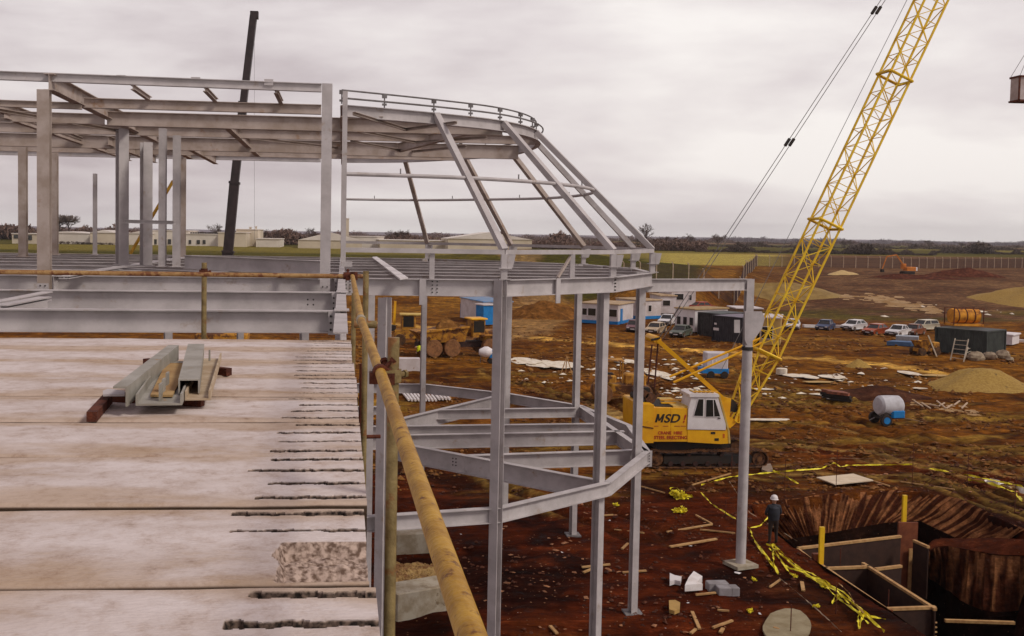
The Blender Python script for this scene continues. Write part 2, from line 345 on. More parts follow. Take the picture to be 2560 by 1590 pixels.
def soilmat(name, attr=True, c=(.1, .03, .01), fine=1.0, streak=.9):
    m = bpy.data.materials.new(name); m.use_nodes = True; t = m.node_tree; b = t.nodes['Principled BSDF']
    g = nd(t, 'ShaderNodeNewGeometry')
    if attr: s = nd(t, 'ShaderNodeAttribute', attribute_name='soil'); src = s.outputs['Color']
    else: s = nd(t, 'ShaderNodeRGB'); s.outputs[0].default_value = (*c, 1); src = s.outputs[0]
    n = nd(t, 'ShaderNodeTexNoise'); n.inputs['Scale'].default_value = 1.1 * fine; n.inputs['Detail'].default_value = 10; n.inputs['Roughness'].default_value = .72; t.links.new(g.outputs['Position'], n.inputs['Vector'])
    r = ramp(t, [(.30, (.30, .27, .27)), (.46, (.80, .79, .78)), (.58, (1.25, 1.25, 1.25)), (.72, (2.2, 2.1, 2.0))]); t.links.new(n.outputs[0], r.inputs[0])
    mx = nd(t, 'ShaderNodeMix', data_type='RGBA', blend_type='MULTIPLY'); mx.inputs[0].default_value = 1; t.links.new(src, mx.inputs[6]); t.links.new(r.outputs[0], mx.inputs[7])
    v = nd(t, 'ShaderNodeTexVoronoi'); v.inputs['Scale'].default_value = 3.1 * fine; t.links.new(g.outputs['Position'], v.inputs['Vector'])
    r2 = ramp(t, [(.05, (1, 1, 1)), (.11, (0, 0, 0))]); t.links.new(v.outputs['Distance'], r2.inputs[0])
    m2 = nd(t, 'ShaderNodeMix', data_type='RGBA'); t.links.new(r2.outputs[0], m2.inputs[0]); t.links.new(mx.outputs[2], m2.inputs[6]); m2.inputs[7].default_value = (.20, .10, .055, 1)
    ms_ = nd(t, 'ShaderNodeMapping'); ms_.inputs['Rotation'].default_value = (0, 0, .16); ms_.inputs['Scale'].default_value = (.16, 1.15, 1); t.links.new(g.outputs['Position'], ms_.inputs[0])
    na = nd(t, 'ShaderNodeTexNoise'); na.inputs['Scale'].default_value = 1.3 * fine; na.inputs['Detail'].default_value = 9; na.inputs['Roughness'].default_value = .80; na.inputs['Distortion'].default_value = .5; t.links.new(ms_.outputs[0], na.inputs['Vector'])
    ra = ramp(t, [(.36, (.30, .26, .25)), (.47, (.80, .76, .74)), (.56, (1.15, 1.2, 1.1)), (.67, (2.1, 2.4, 2.0))]); t.links.new(na.outputs[0], ra.inputs[0])
    ma_ = nd(t, 'ShaderNodeMix', data_type='RGBA', blend_type='MULTIPLY'); ma_.inputs[0].default_value = streak if attr else .5; t.links.new(m2.outputs[2], ma_.inputs[6]); t.links.new(ra.outputs[0], ma_.inputs[7])
    t.links.new(ma_.outputs[2], b.inputs['Base Color'])
    rr2 = ramp(t, [(.35, (.55,) * 3), (.5, (.95,) * 3)]); t.links.new(n.outputs[0], rr2.inputs[0]); t.links.new(rr2.outputs[0], b.inputs['Roughness']); b.inputs['Specular IOR Level'].default_value = .03
    bp = nd(t, 'ShaderNodeBump'); bp.inputs['Strength'].default_value = .9; bp.inputs['Distance'].default_value = .22; ah = nd(t, 'ShaderNodeMath', operation='ADD'); t.links.new(n.outputs[0], ah.inputs[0]); t.links.new(na.outputs[0], ah.inputs[1]); t.links.new(ah.outputs[0], bp.inputs['Height']); t.links.new(bp.outputs[0], b.inputs['Normal'])
    return m
me.materials.append(soilmat('site_soil'))
go = bpy.data.objects.new('ground', me); COL.objects.link(go); go['kind'] = 'structure'
def gz(x, y):                                              # ground level at a spot
    j = min(max(int(np.searchsorted(ax, x)), 1), nx - 1); i = min(max(int(np.searchsorted(ay, y)), 1), ny - 1)
    return float((Z[i, j] + Z[i - 1, j] + Z[i, j - 1] + Z[i - 1, j - 1]) / 4)
def PG(px, py):                                            # pixel -> point on the ground surface
    d = ray(px, py); t0 = 8.0; t = 8.0
    while t < 6000:
        p = d * t
        if p.z < gz(p.x, p.y):
            for _ in range(12):
                m = (t0 + t) / 2; p = d * m
                if p.z < gz(p.x, p.y): t = m
                else: t0 = m
            p = d * t; return Vector((p.x, p.y, gz(p.x, p.y)))
        t0 = t; t *= 1.01
    return d * 6000
# ------------------------------------------------------------------ excavation: ridged banks, inner mound, floor
bank_mat = soilmat('excavated_clay', False, (.085, .021, .009), 1.6); bank_streak = soilmat('toothed_clay', True, (0, 0, 0), 3.5, .12)
dark_mat = soilmat('dark_clay', False, (.022, .009, .006), 1.2)  # darker clay tone for the deep sides of pit and mound
def interp(pts, n):
    pts = [Vector(p) for p in pts]; L_ = [0]
    for p, q in zip(pts[:-1], pts[1:]): L_.append(L_[-1] + (q - p).length)
    o = []
    for i in range(n):
        s_ = L_[-1] * i / (n - 1); k = 0
        while k < len(pts) - 2 and L_[k + 1] < s_: k += 1
        o.append(pts[k].lerp(pts[k + 1], (s_ - L_[k]) / max(1e-6, L_[k + 1] - L_[k])))
    return o, L_[-1]
def toothed(name, top, bot, mat, amp=.12, sp=.26, rows=12):
    n = int(interp(top, 2)[1] / .045) + 2
    def byidx(P_): return [P_[min(int(u), len(P_) - 2)].lerp(P_[min(int(u), len(P_) - 2) + 1], u - min(int(u), len(P_) - 2)) for u in np.linspace(0, len(P_) - 1, n)]
    A, B = byidx(top), byidx(bot); mb = MB(); vs = []
    side = (B[n // 2] - A[n // 2]); ln = interp(top, 2)[1]
    for j in range(rows):
        t = j / (rows - 1)
        for i in range(n):
            p = A[i].lerp(B[i], t); s_ = i / n * ln
            ph = s_ / sp + t * 1.2 * (vn(np.array(s_ * .4), np.array(3.0)) - .3)
            k = (abs((ph % 1.0) - .5) * 2) ** .6 * amp * (.45 + 1.1 * float(vn(np.array(s_ * 1.7), np.array(t * 4 + 2)))) * min(1, 3 * t + .15)
            tn = (B[i] - A[i]).normalized(); al = (A[min(i + 1, n - 1)] - A[max(i - 1, 0)]).normalized(); nr = al.cross(tn)
            if nr.z < 0: nr = -nr
            vs.append(p - nr * k + V(0, 0, (float(vn(np.array(s_ * .9), np.array(t * 3))) - .5) * .22 * (1 if 0 < t < 1 else .4)))
    mb.add(vs, [(j * n + i, j * n + i + 1, (j + 1) * n + i + 1, (j + 1) * n + i) for j in range(rows - 1) for i in range(n - 1)])
    o = OB(name, mb, mat, kind='structure', smooth=0)
    at2 = o.data.attributes.new('soil', 'FLOAT_COLOR', 'POINT'); cs = []                     # random tan and dark streaks running down the bank
    for j in range(rows):
        for i in range(n):
            s_ = i / n * ln / sp; q_ = float(vn(np.array(s_ * 2.6 + j * .10), np.array(j * .12 + 4))) * .75 + .25 * float(vn(np.array(s_ * .4), np.array(j * .3))); q_ = min(1, max(0, (q_ - .42) / .22)); cs.append((.065 + .28 * q_, .019 + .125 * q_, .009 + .050 * q_, 1))
    at2.data.foreach_set('color', np.array(cs, dtype=np.float32).ravel()); return o
Zf = [-13.0, -13.05, -13.05, -12.95, -12.82, -12.70, -12.62, -12.7, -12.9]
top = [at(PZ(x, y), G + .06) for x, y in [(1876, 1262), (1890, 1256), (1956, 1250), (2066, 1240), (2177, 1231), (2288, 1229), (2399, 1250), (2473, 1287), (2565, 1328)]]
bot = [PZ(x, y, zf_) for (x, y), zf_ in zip([(1955, 1350), (1974, 1348), (2010, 1342), (2066, 1333), (2140, 1320), (2214, 1307), (2300, 1302), (2390, 1345), (2430, 1390)], Zf)]
toothed('excavation_bank', top, bot, bank_streak)
mb = MB(); lo = [at(p, -16.1) for p in bot]; n_ = len(bot); mb.add(bot + lo, [(i, i + 1, n_ + i + 1, n_ + i) for i in range(n_ - 1)])
lf = [at(PZ(x, y), G + .03) for x, y in [(2345, 1615), (2214, 1520), (2052, 1413), (1992, 1374), (1940, 1328), (1888, 1288), (1876, 1262)]]
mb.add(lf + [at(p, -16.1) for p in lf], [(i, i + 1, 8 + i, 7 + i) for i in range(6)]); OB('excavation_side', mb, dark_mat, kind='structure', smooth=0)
z2 = lambda x, y: (1660 + x / 2.706, 1090 + y / 2.706)
def smooth_line(pts, n=6):
    o = []; m = len(pts)
    for i in range(m - 1):
        p0, p1, p2, p3 = pts[max(i - 1, 0)], pts[i], pts[i + 1], pts[min(i + 2, m - 1)]
        for k in range(n): t = k / n; o.append(.5 * ((2 * p1) + (p2 - p0) * t + (2 * p0 - 5 * p1 + 4 * p2 - p3) * t * t + (-p0 + 3 * p1 - 3 * p2 + p3) * t ** 3))
    return o + [pts[-1]]
top = smooth_line([PZ(*z2(x, y), z) for x, y, z in [(1700, 850, -12.8), (1790, 775, -12.45), (1900, 745, -12.3), (2060, 770, -12.2), (2240, 800, -12.15), (2480, 810, -12.0)]])
bot = smooth_line([PZ(*z2(x, y), z) for x, y, z in [(1610, 905, -13.9), (1770, 950, -14.0), (1910, 1040, -14.1), (2030, 1130, -14.1), (2230, 1190, -14.1), (2480, 1170, -14.1)]])
toothed('earth_mound_face', top, bot, bank_streak, .17, .30)
bk = smooth_line([PZ(*z2(x, y), z) for x, y, z in [(1700, 845, -12.85), (1830, 725, -12.6), (1960, 700, -12.5), (2120, 690, -12.3), (2280, 690, -12.0), (2520, 720, -11.7)]])
mb = MB(); vs = []; nb = len(top)
for j in range(13):
    for i in range(nb):
        p = top[i].lerp(bk[i], j / 12); vs.append(p + V(0, 0, (float(fbm(np.array(p.x * 1.3), np.array(p.y * 1.3), 4)) - .5) * .55 * math.sin(math.pi * j / 12) + .18 * math.sin(math.pi * j / 12)))
mb.add(vs, [(j * nb + i, j * nb + i + 1, (j + 1) * nb + i + 1, (j + 1) * nb + i) for j in range(12) for i in range(nb - 1)]); OB('earth_mound_top', mb, bank_mat, kind='structure', smooth=60)
mb = MB(); nn_ = len(bot); mb.add(bot + [at(p, -16.1) for p in bot], [(i, i + 1, nn_ + i + 1, nn_ + i) for i in range(nn_ - 1)]); mb.add(bk + [at(p, -16.1) for p in bk], [(i, i + 1, nn_ + i + 1, nn_ + i) for i in range(nn_ - 1)])
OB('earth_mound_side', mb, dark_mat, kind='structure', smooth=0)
# ------------------------------------------------------------------ precast floor slab (planks run left-right, open cores at their right ends)
floor = bpy.data.objects.new('floor', None); COL.objects.link(floor); floor['kind'] = 'structure'; floor['label'] = 'precast concrete plank floor'
PW = 0.936; Yfar = 10.72; XR = 0.11
for k in range(12):
    y1 = Yfar - k * PW - .012; y0 = Yfar - (k + 1) * PW + .012; zk = SLAB + rng.uniform(-.003, .006)
    xr = XR + rng.uniform(-.012, .012); slots = [.10, .35, .60, .855]; notch = (k == 7)
    sx = xr - .40 - rng.uniform(0, .10)
    xs = np.concatenate([np.linspace(-8.5, sx - .15, 46), np.linspace(sx - .13, xr, 66)])
    m = 116; ys = np.linspace(y0, y1, m); XX, YY = np.meshgrid(xs, ys); ZZ = np.full(XX.shape, zk)
    ZZ += (fbm(XX * 2.2, YY * 2.5 + k * 9, 4) - .5) * .012
    ed = np.minimum(YY - y0, y1 - YY); ZZ -= .014 * (1 - sst(0, .035, ed))
    cutm = np.zeros(XX.shape); brk = np.zeros(XX.shape)
    for q, s_ in enumerate(slots):
        if notch and s_ > .5: continue
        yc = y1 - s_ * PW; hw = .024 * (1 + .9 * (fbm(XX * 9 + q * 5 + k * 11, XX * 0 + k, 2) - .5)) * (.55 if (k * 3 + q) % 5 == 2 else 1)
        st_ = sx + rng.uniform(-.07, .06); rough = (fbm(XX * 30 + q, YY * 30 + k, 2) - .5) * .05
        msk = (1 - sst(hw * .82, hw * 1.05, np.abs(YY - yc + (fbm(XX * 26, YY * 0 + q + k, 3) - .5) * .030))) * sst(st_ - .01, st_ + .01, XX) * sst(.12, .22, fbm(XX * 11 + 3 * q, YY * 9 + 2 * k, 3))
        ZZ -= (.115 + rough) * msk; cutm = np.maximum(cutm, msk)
    if notch:
        inn = brk = sst(xr - .32, xr - .29, XX + (fbm(YY * 9, XX * 0 + 4, 2) - .5) * .05) * sst(y0 + .02, y0 + .06, YY) * (1 - sst(y0 + .40, y0 + .45, YY))
        ZZ -= inn * (.052 + (fbm(XX * 18, YY * 18, 3) - .5) * .05) - inn * .03 * np.exp(-((YY - y0 - .22) / .04) ** 2)
    vs = np.stack([XX, YY, ZZ], -1).reshape(-1, 3); w = len(xs); id_ = np.arange(m * w).reshape(m, w)
    fs = np.stack([id_[:-1, :-1], id_[:-1, 1:], id_[1:, 1:], id_[1:, :-1]], -1).reshape(-1, 4)
    mb = MB(); mb.v = [tuple(v) for v in vs]; mb.f = [tuple(f) for f in fs]
    bd = list(id_[0, :]) + list(id_[1:, -1]) + list(id_[-1, -2::-1]) + list(id_[-2:0:-1, 0]); o_ = len(mb.v)
    mb.v += [(mb.v[i][0], mb.v[i][1], SLAB - .2) for i in bd]; nb_ = len(bd)
    mb.f += [(bd[i], bd[(i + 1) % nb_], o_ + (i + 1) % nb_, o_ + i) for i in range(nb_)]
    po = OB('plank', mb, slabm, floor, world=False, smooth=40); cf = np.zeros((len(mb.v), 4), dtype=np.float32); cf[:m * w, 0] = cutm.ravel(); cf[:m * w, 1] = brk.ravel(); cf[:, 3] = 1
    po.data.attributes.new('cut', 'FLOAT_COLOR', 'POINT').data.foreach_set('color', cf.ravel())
slabm_t = slabm.node_tree                                  # broken concrete where the surface is cut open; slots also painted dark as shade
g = nd(slabm_t, 'ShaderNodeNewGeometry'); sp = nd(slabm_t, 'ShaderNodeSeparateXYZ'); slabm_t.links.new(g.outputs['Position'], sp.inputs[0])
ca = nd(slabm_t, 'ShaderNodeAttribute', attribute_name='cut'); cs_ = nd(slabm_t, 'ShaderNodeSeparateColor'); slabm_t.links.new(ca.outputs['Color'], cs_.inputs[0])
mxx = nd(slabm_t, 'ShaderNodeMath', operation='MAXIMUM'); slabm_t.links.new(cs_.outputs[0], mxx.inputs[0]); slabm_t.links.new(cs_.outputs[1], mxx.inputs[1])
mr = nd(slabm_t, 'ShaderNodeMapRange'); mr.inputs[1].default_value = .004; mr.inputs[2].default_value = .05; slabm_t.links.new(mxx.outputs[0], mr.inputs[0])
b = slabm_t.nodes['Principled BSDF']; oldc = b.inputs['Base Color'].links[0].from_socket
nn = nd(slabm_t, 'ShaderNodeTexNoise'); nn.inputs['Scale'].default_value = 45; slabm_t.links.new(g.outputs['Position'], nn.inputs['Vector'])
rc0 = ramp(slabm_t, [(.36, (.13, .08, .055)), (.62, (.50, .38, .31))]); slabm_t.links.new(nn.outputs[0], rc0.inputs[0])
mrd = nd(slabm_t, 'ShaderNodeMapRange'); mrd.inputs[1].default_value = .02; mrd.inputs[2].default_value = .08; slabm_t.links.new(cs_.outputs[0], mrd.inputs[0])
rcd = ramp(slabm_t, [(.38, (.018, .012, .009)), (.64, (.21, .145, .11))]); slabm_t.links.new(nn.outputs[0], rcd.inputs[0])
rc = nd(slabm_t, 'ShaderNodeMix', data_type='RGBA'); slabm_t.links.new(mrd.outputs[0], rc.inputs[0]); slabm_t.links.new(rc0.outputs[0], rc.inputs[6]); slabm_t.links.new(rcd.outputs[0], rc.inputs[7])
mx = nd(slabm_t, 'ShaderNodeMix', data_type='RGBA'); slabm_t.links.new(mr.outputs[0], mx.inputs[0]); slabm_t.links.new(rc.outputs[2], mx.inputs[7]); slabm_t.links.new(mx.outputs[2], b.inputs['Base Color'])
# dirt gathered along the joints: distance to the nearest plank joint
my = nd(slabm_t, 'ShaderNodeMath', operation='MULTIPLY_ADD'); my.inputs[1].default_value = -1 / PW; my.inputs[2].default_value = Yfar / PW + .5; slabm_t.links.new(sp.outputs[1], my.inputs[0])
fr = nd(slabm_t, 'ShaderNodeMath', operation='FRACT'); slabm_t.links.new(my.outputs[0], fr.inputs[0])
sb_ = nd(slabm_t, 'ShaderNodeMath', operation='SUBTRACT'); sb_.inputs[1].default_value = .5; slabm_t.links.new(fr.outputs[0], sb_.inputs[0])
ab = nd(slabm_t, 'ShaderNodeMath', operation='ABSOLUTE'); slabm_t.links.new(sb_.outputs[0], ab.inputs[0])
wn = nd(slabm_t, 'ShaderNodeTexNoise'); wn.inputs['Scale'].default_value = 1.2; wn.inputs['Detail'].default_value = 6
mpn = nd(slabm_t, 'ShaderNodeMapping'); mpn.inputs['Scale'].default_value = (.9, 1.9, 1); slabm_t.links.new(g.outputs['Position'], mpn.inputs[0]); slabm_t.links.new(mpn.outputs[0], wn.inputs['Vector'])
ma3 = nd(slabm_t, 'ShaderNodeMath', operation='MULTIPLY_ADD'); ma3.inputs[1].default_value = -1.1; slabm_t.links.new(wn.outputs[0], ma3.inputs[0]); slabm_t.links.new(ab.outputs[0], ma3.inputs[2])
r5 = ramp(slabm_t, [(.0, (1, 1, 1)), (.16, (0, 0, 0))]); ad = nd(slabm_t, 'ShaderNodeMath', operation='ADD'); ad.inputs[1].default_value = .455; slabm_t.links.new(ma3.outputs[0], ad.inputs[0]); slabm_t.links.new(ad.outputs[0], r5.inputs[0])
ms = nd(slabm_t, 'ShaderNodeMath', operation='MULTIPLY'); ms.inputs[1].default_value = .62; slabm_t.links.new(r5.outputs[0], ms.inputs[0])
mx2 = nd(slabm_t, 'ShaderNodeMix', data_type='RGBA'); slabm_t.links.new(ms.outputs[0], mx2.inputs[0]); slabm_t.links.new(oldc, mx2.inputs[6]); mx2.inputs[7].default_value = (.40, .27, .16, 1); 
r7 = ramp(slabm_t, [(.018, (1, 1, 1)), (.028, (0, 0, 0))]); slabm_t.links.new(ab.outputs[0], r7.inputs[0])
mx7 = nd(slabm_t, 'ShaderNodeMix', data_type='RGBA'); slabm_t.links.new(r7.outputs[0], mx7.inputs[0]); slabm_t.links.new(mx2.outputs[2], mx7.inputs[6]); mx7.inputs[7].default_value = (.07, .042, .024, 1)

np_ = nd(slabm_t, 'ShaderNodeTexNoise'); np_.inputs['Scale'].default_value = 7.5; np_.inputs['Detail'].default_value = 11; np_.inputs['Roughness'].default_value = .78; slabm_t.links.new(g.outputs['Position'], np_.inputs['Vector'])
rp_ = ramp(slabm_t, [(.30, (.50, .40, .32)), (.42, (.86, .81, .77)), (.52, (1, 1, 1)), (.66, (1.08, 1.08, 1.09))]); slabm_t.links.new(np_.outputs[0], rp_.inputs[0])
mp_ = nd(slabm_t, 'ShaderNodeMix', data_type='RGBA', blend_type='MULTIPLY'); mp_.inputs[0].default_value = .85; slabm_t.links.new(mx7.outputs[2], mp_.inputs[6]); slabm_t.links.new(rp_.outputs[0], mp_.inputs[7])
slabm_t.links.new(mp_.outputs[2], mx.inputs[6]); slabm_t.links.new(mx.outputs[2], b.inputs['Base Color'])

# ------------------------------------------------------------------ main steel frame (left and under the slab)
fr_ = T('steel_building', 'grey steel building frame of columns and long beams left of the curved bay', 'building frame', (0, 20, G))
def beam(p0, p1, dep, wid, name='floor_beam', mat=steel, par=None, **k):
    return OB(name, MB().ibeam(p0, p1, dep, wid, **k), mat, par or fr_)
def col(x, y, z0, z1, dep, wid, par=None, mat=steel, name='column', rz=0, tf=.018, tw=.012):     # H section, flanges facing the camera when rz=0
    up = Vector((math.sin(rz), -math.cos(rz), 0)); mb = MB()
    c = Vector((x, y, 0)) + up * dep / 2
    mb.ibeam(at(c, z0), at(c, z1), dep, wid, tf, tw, up)
    return OB(name, mb, mat, par or fr_)
def plate(c, d, mat=steel, par=None, name='end_plate', bolts=(), M=None, face=-1):
    o = OB(name, MB().box(c, d, M=M), mat, par or fr_)
    if bolts:
        mb = MB()
        for bx, bz in bolts: mb.tube(V(c[0] + bx, c[1] + face * d[1] / 2, c[2] + bz), V(c[0] + bx, c[1] + face * (d[1] / 2 + .02), c[2] + bz), .017, n=6)
        OB('bolts', mb, bolt, o, kind='stuff')
    return o
XL = -13.0
beam(V(XL, 12.9, S), V(-.09, 13.5, S), .30, .17)                          # the three long beams behind the slab
beam(V(XL, 17.0, S), V(-.09, 17.75, S), .36, .19)
beam(V(XL, 22.4, S), V(-.09, 23.45, S), .40, .19)
beam(V(-.01, 10.76, S - .02), V(-.01, 43.5, S - .02), .42, .16, 'edge_beam', steel)
for y, h in ((13.5, .30), (17.75, .36), (23.45, .40)):
    plate(V(-.10, y - .10, S - h / 2 - .01), (.16, .012, h + .02), bolts=[(sx * .045, sz) for sx in (-1, 1) for sz in (-.09, 0, .09)])
    plate(V(0, y - .02, S + .012), (.2, .34, .014), name='cover_plate')
b3 = plate(V(.14, 23.2, S - .19), (.16, .012, .4), bolts=[(sx * .045, sz) for sx in (-1, 1) for sz in (-.12, -.04, .04, .12)])
mb = MB()
for sx in (-.05, .05):
    for sz in (-.13, -.22): mb.tube(V(-.55 + sx, 17.62, S + sz), V(-.55 + sx, 17.6, S + sz), .016, n=6)
OB('bolts', mb, bolt, fr_, kind='stuff')
# secondary beams receding behind
for i, y in enumerate((26.6, 29.6, 32.6, 35.6, 38.4, 41.0, 43.4)):
    beam(V(-17 - i, y - .9, S), V(-.09, y, S), .30, .15)
for px, py0, ya, yb in ((60, 740, 12.9, 17.0), (152, 687, 22.5, 43), (300, 668, 26.2, 43)):
    p = PZ(px, py0, S); beam(V(p.x, ya + .1, S), V(p.x, yb, S), .32, .18, 'tie_beam')
q0, q1 = PZ(0, 762, S + .03), PZ(108, 742, S + .03); beam(q0, q1 + (q1 - q0) * .05, .06, .20, 'loose_beam')
beam(PZ(160, 690, S + .06), PZ(296, 668, S + .06), .06, .22, 'loose_beam'); beam(PZ(296, 668, S + .05), PZ(800, 693, S + .05), .05, .12, 'loose_beam')
a_, b_ = PY(462, 640, 27.2), PY(803, 652, 25.0); beam(V(a_.x, 27.2, -.66), V(b_.x, 25.0, -.70), .36, .14)
# columns on the upper floor
UR = 3.20
def ucol(px, py, w, ytop=None, ztop=None, z=S, dep=None, mat=steel, rz=0, zb=None):
    p = PZ(px, py, z); zt = ztop if ztop is not None else zat(p, ytop)
    col(p.x, p.y, zb if zb is not None else z, zt, dep or w, w, mat=mat, rz=rz)
    OB('base_plate', MB().box((p.x, p.y, z + .012), (w * 1.5, w * 1.5, .022)), mat, fr_); return p
def fcol(px, y, ztop, zbot, w, mat=steel, dep=.2):
    p = PY(px, 500, y); col(p.x, p.y, zbot, ztop, dep, w, mat=mat); return p
c1 = fcol(111, 22.2, 2.98, -1.45, .26, steel2); c2 = fcol(815, 23.05, 3.40, -1.42, .235)
for c, nb in ((c1, 1), (c2, 1)): plate(V(c.x, c.y - .12, -1.30), (.24, .014, .22), bolts=[(a_ * .05, b_ * .06) for a_ in (-1, 1) for b_ in (-1, 1)])
ucol(58, 642, .27, ytop=347, mat=steel2); ucol(137, 637, .24, ytop=380, mat=steel2); ucol(237.5, 637, .15, ytop=434)
for i, (px, py, w, yt, rz) in enumerate(((305, 662, .30, 322, R(32)), (365, 664, .28, 356, R(32)), (406, 667, .20, 321, 0), (441, 668, .20, 339, 0), (458, 642, .18, 394, 0))):
    ucol(px, py, w, ytop=yt, rz=rz, mat=steel2 if i == 4 else steel)
p0, p1 = PZ(312, 548, .24), None
a_ = PY(312, 549, 29.0); b_ = PY(436, 552, 28.0); beam(a_, b_, .10, .12, 'tie_beam')
# roof steel
def xb(y, pxl, pxr, top, bot, wid=.16, mat=steel2, yoff=0.0, name='roof_beam'):
    l = PY(pxl, 300, y); r = PY(pxr, 300, y); return beam(V(l.x, y + yoff, top), V(r.x, y, top), top - bot, wid, name, mat)
xb(22.9, -260, 803, 3.38, 3.19, .12, steel, -.75)
xb(25.0, 214, 803, 3.17, 2.93, .14, steel2, -.15); xb(24.6, -300, 205, 3.02, 2.86, .12, steel2, -.4)
xb(27.8, 270, 857, 3.18, 2.80, .2, steel2, -.12); xb(27.6, -300, 262, 3.1, 2.82, .14, steel2, -.4)
xb(31.4, -300, 857, 3.18, 2.88, .16, steel2, -.4); xb(34.9, -320, 857, 3.18, 2.74, .18, steel2, -.4)
xb(38.5, -340, 857, 3.18, 2.84, .16, steel2, -.4); xb(42.5, -360, 803, 3.22, 2.98, .2, steel, -.4)
def yb(px, py, ya, yb_, top, bot, wid=.16, mat=steel2, name='roof_girder'):
    p = PY(px, py, ya); return beam(V(p.x, ya, top), V(p.x, yb_, top), top - bot, wid, name, mat)
g1 = yb(122, 240, 22.2, 42.5, 3.34, 2.98, .22)
yb(-150, 240, 23.0, 42.5, 3.3, 3.0, .2); yb(470, 350, 34.9, 42.5, 3.14, 2.8, .2); yb(562, 340, 27.8, 38.5, 3.14, 2.86, .18); yb(10, 300, 27.0, 42.5, 3.1, 2.86, .16); yb(270, 300, 34, 42.5, 3.1, 2.8, .16)
for px in (-120, 332, 513, 690): yb(px, 232, 22.95, 24.95, 3.25, 3.14, .10, steel2, 'purlin')
for px in (98, 303, 489, 672): 
    p = PY(px, 210, 22.78); plate(V(p.x, p.y, 3.36), (.20, .05, .14), steel, name='cleat')
def brace(p, q, s=.07, par=None, mat=steel2, name='diagonal_brace'):
    return OB(name, MB().chan(p, q, s, s, .012), mat, par or fr_)
for (xa, ya, xb_, yb_) in ((-3.2, 31.4, -.2, 34.8), (-9, 25, -6.4, 31.2)):
    brace(V(xa, ya, 2.98), V(xb_, yb_, 2.98), .09)
beam(V(-.02, 25, 3.17), V(-.02, 42.4, 3.17), .28, .16, 'roof_girder', steel2)
# columns and first-floor beams below the floor
for px, y in ((960, 22.6), (923, 29.5), (852, 36), (760, 30), (600, 38), (420, 30)):
    p = PY(px, 900, y); col(p.x, p.y, G, S - .4, .24, .22, rz=R(-35) if px == 960 else R(20))
p = PY(951, 1200, 22.6)
for y in (27.5, 33, 39): beam(V(-14, y - .8, RNG - .1), V(.6, y, RNG - .1), .4, .18)

# ------------------------------------------------------------------ curved bay
bay = T('curved_bay_frame', 'rounded end bay of grey steel with sloping rafters under a curved roof ring', 'building frame', (4, 30, G))
P = [PZ(x, y, RNG) for x, y in [(850, 1292), (1240, 1271), (1497, 1203), (1592, 1129), (1568, 1064), (1439.5, 1016), (1267, 986), (1057, 962), (846, 959)]]
J = [PZ(x, y, RNG) for x, y in [(905, 1291), (1248, 1268), (1519, 1205), (1618, 1127), (1572, 1062), (1450, 1013), (1270, 983), (1062, 960), (846, 958)]]
P[0] = V(.02, 23.3, 0)
for i in (1, 2, 3, 5, 6, 7):
    col(P[i].x, P[i].y, G, S, .23, .235 if i in (1, 2) else .21, par=bay, rz={1: R(-42), 2: R(38), 3: R(12), 5: R(15), 6: R(12), 7: R(8)}[i])
    OB('base_plate', MB().box((P[i].x, P[i].y, G + .06), (.55, .55, .05)), steeld, bay)
for i in range(8):                                         # lower ring
    a_, b_ = at(J[i], RNG), at(J[i + 1], RNG)
    o = beam(a_, b_, .36 if i < 4 else .40, .20, 'ring_beam', steel, bay)
pl = (at(J[3], RNG)); plate(V(pl.x, pl.y - .02, RNG - .24), (.30, .014, .5), par=bay, bolts=[(sx * .06, sz) for sx in (-1, 1) for sz in (-.18, -.09, 0, .09, .18)])
for (x0, y0, x1, y1, d) in ((870, 1066, 1516, 1058, .40), (884, 1089, 1560, 1077, .46), (1090, 1024, 1440, 1019, .36), (1160, 1138, 1590, 1124, .46), (960, 1100, 1496, 1200, .55), (990, 1049, 1262, 984, .55), (1452, 1015, 1616, 1128, .42), (884, 1016, 1000, 1016, .3)):
    beam(PZ(x0, y0, RNG), PZ(x1, y1, RNG), d, .2, 'floor_beam', steel, bay)
mb = MB(); q = PZ(1155, 1155, RNG - .2); mb2 = MB()
A_, B_ = PZ(960, 1100, RNG), PZ(1496, 1200, RNG); dr = (B_ - A_).normalized(); sdv = dr.cross(V(0, 0, 1)).normalized()
for t in (.36, .375): 
    for k in range(3):
        c = A_.lerp(B_, t) - V(0, 0, .16 + .1 * k); mb.tube(c + sdv * .005, c + sdv * .03, .02, n=6)
OB('bolts', mb, bolt, bay, kind='stuff')
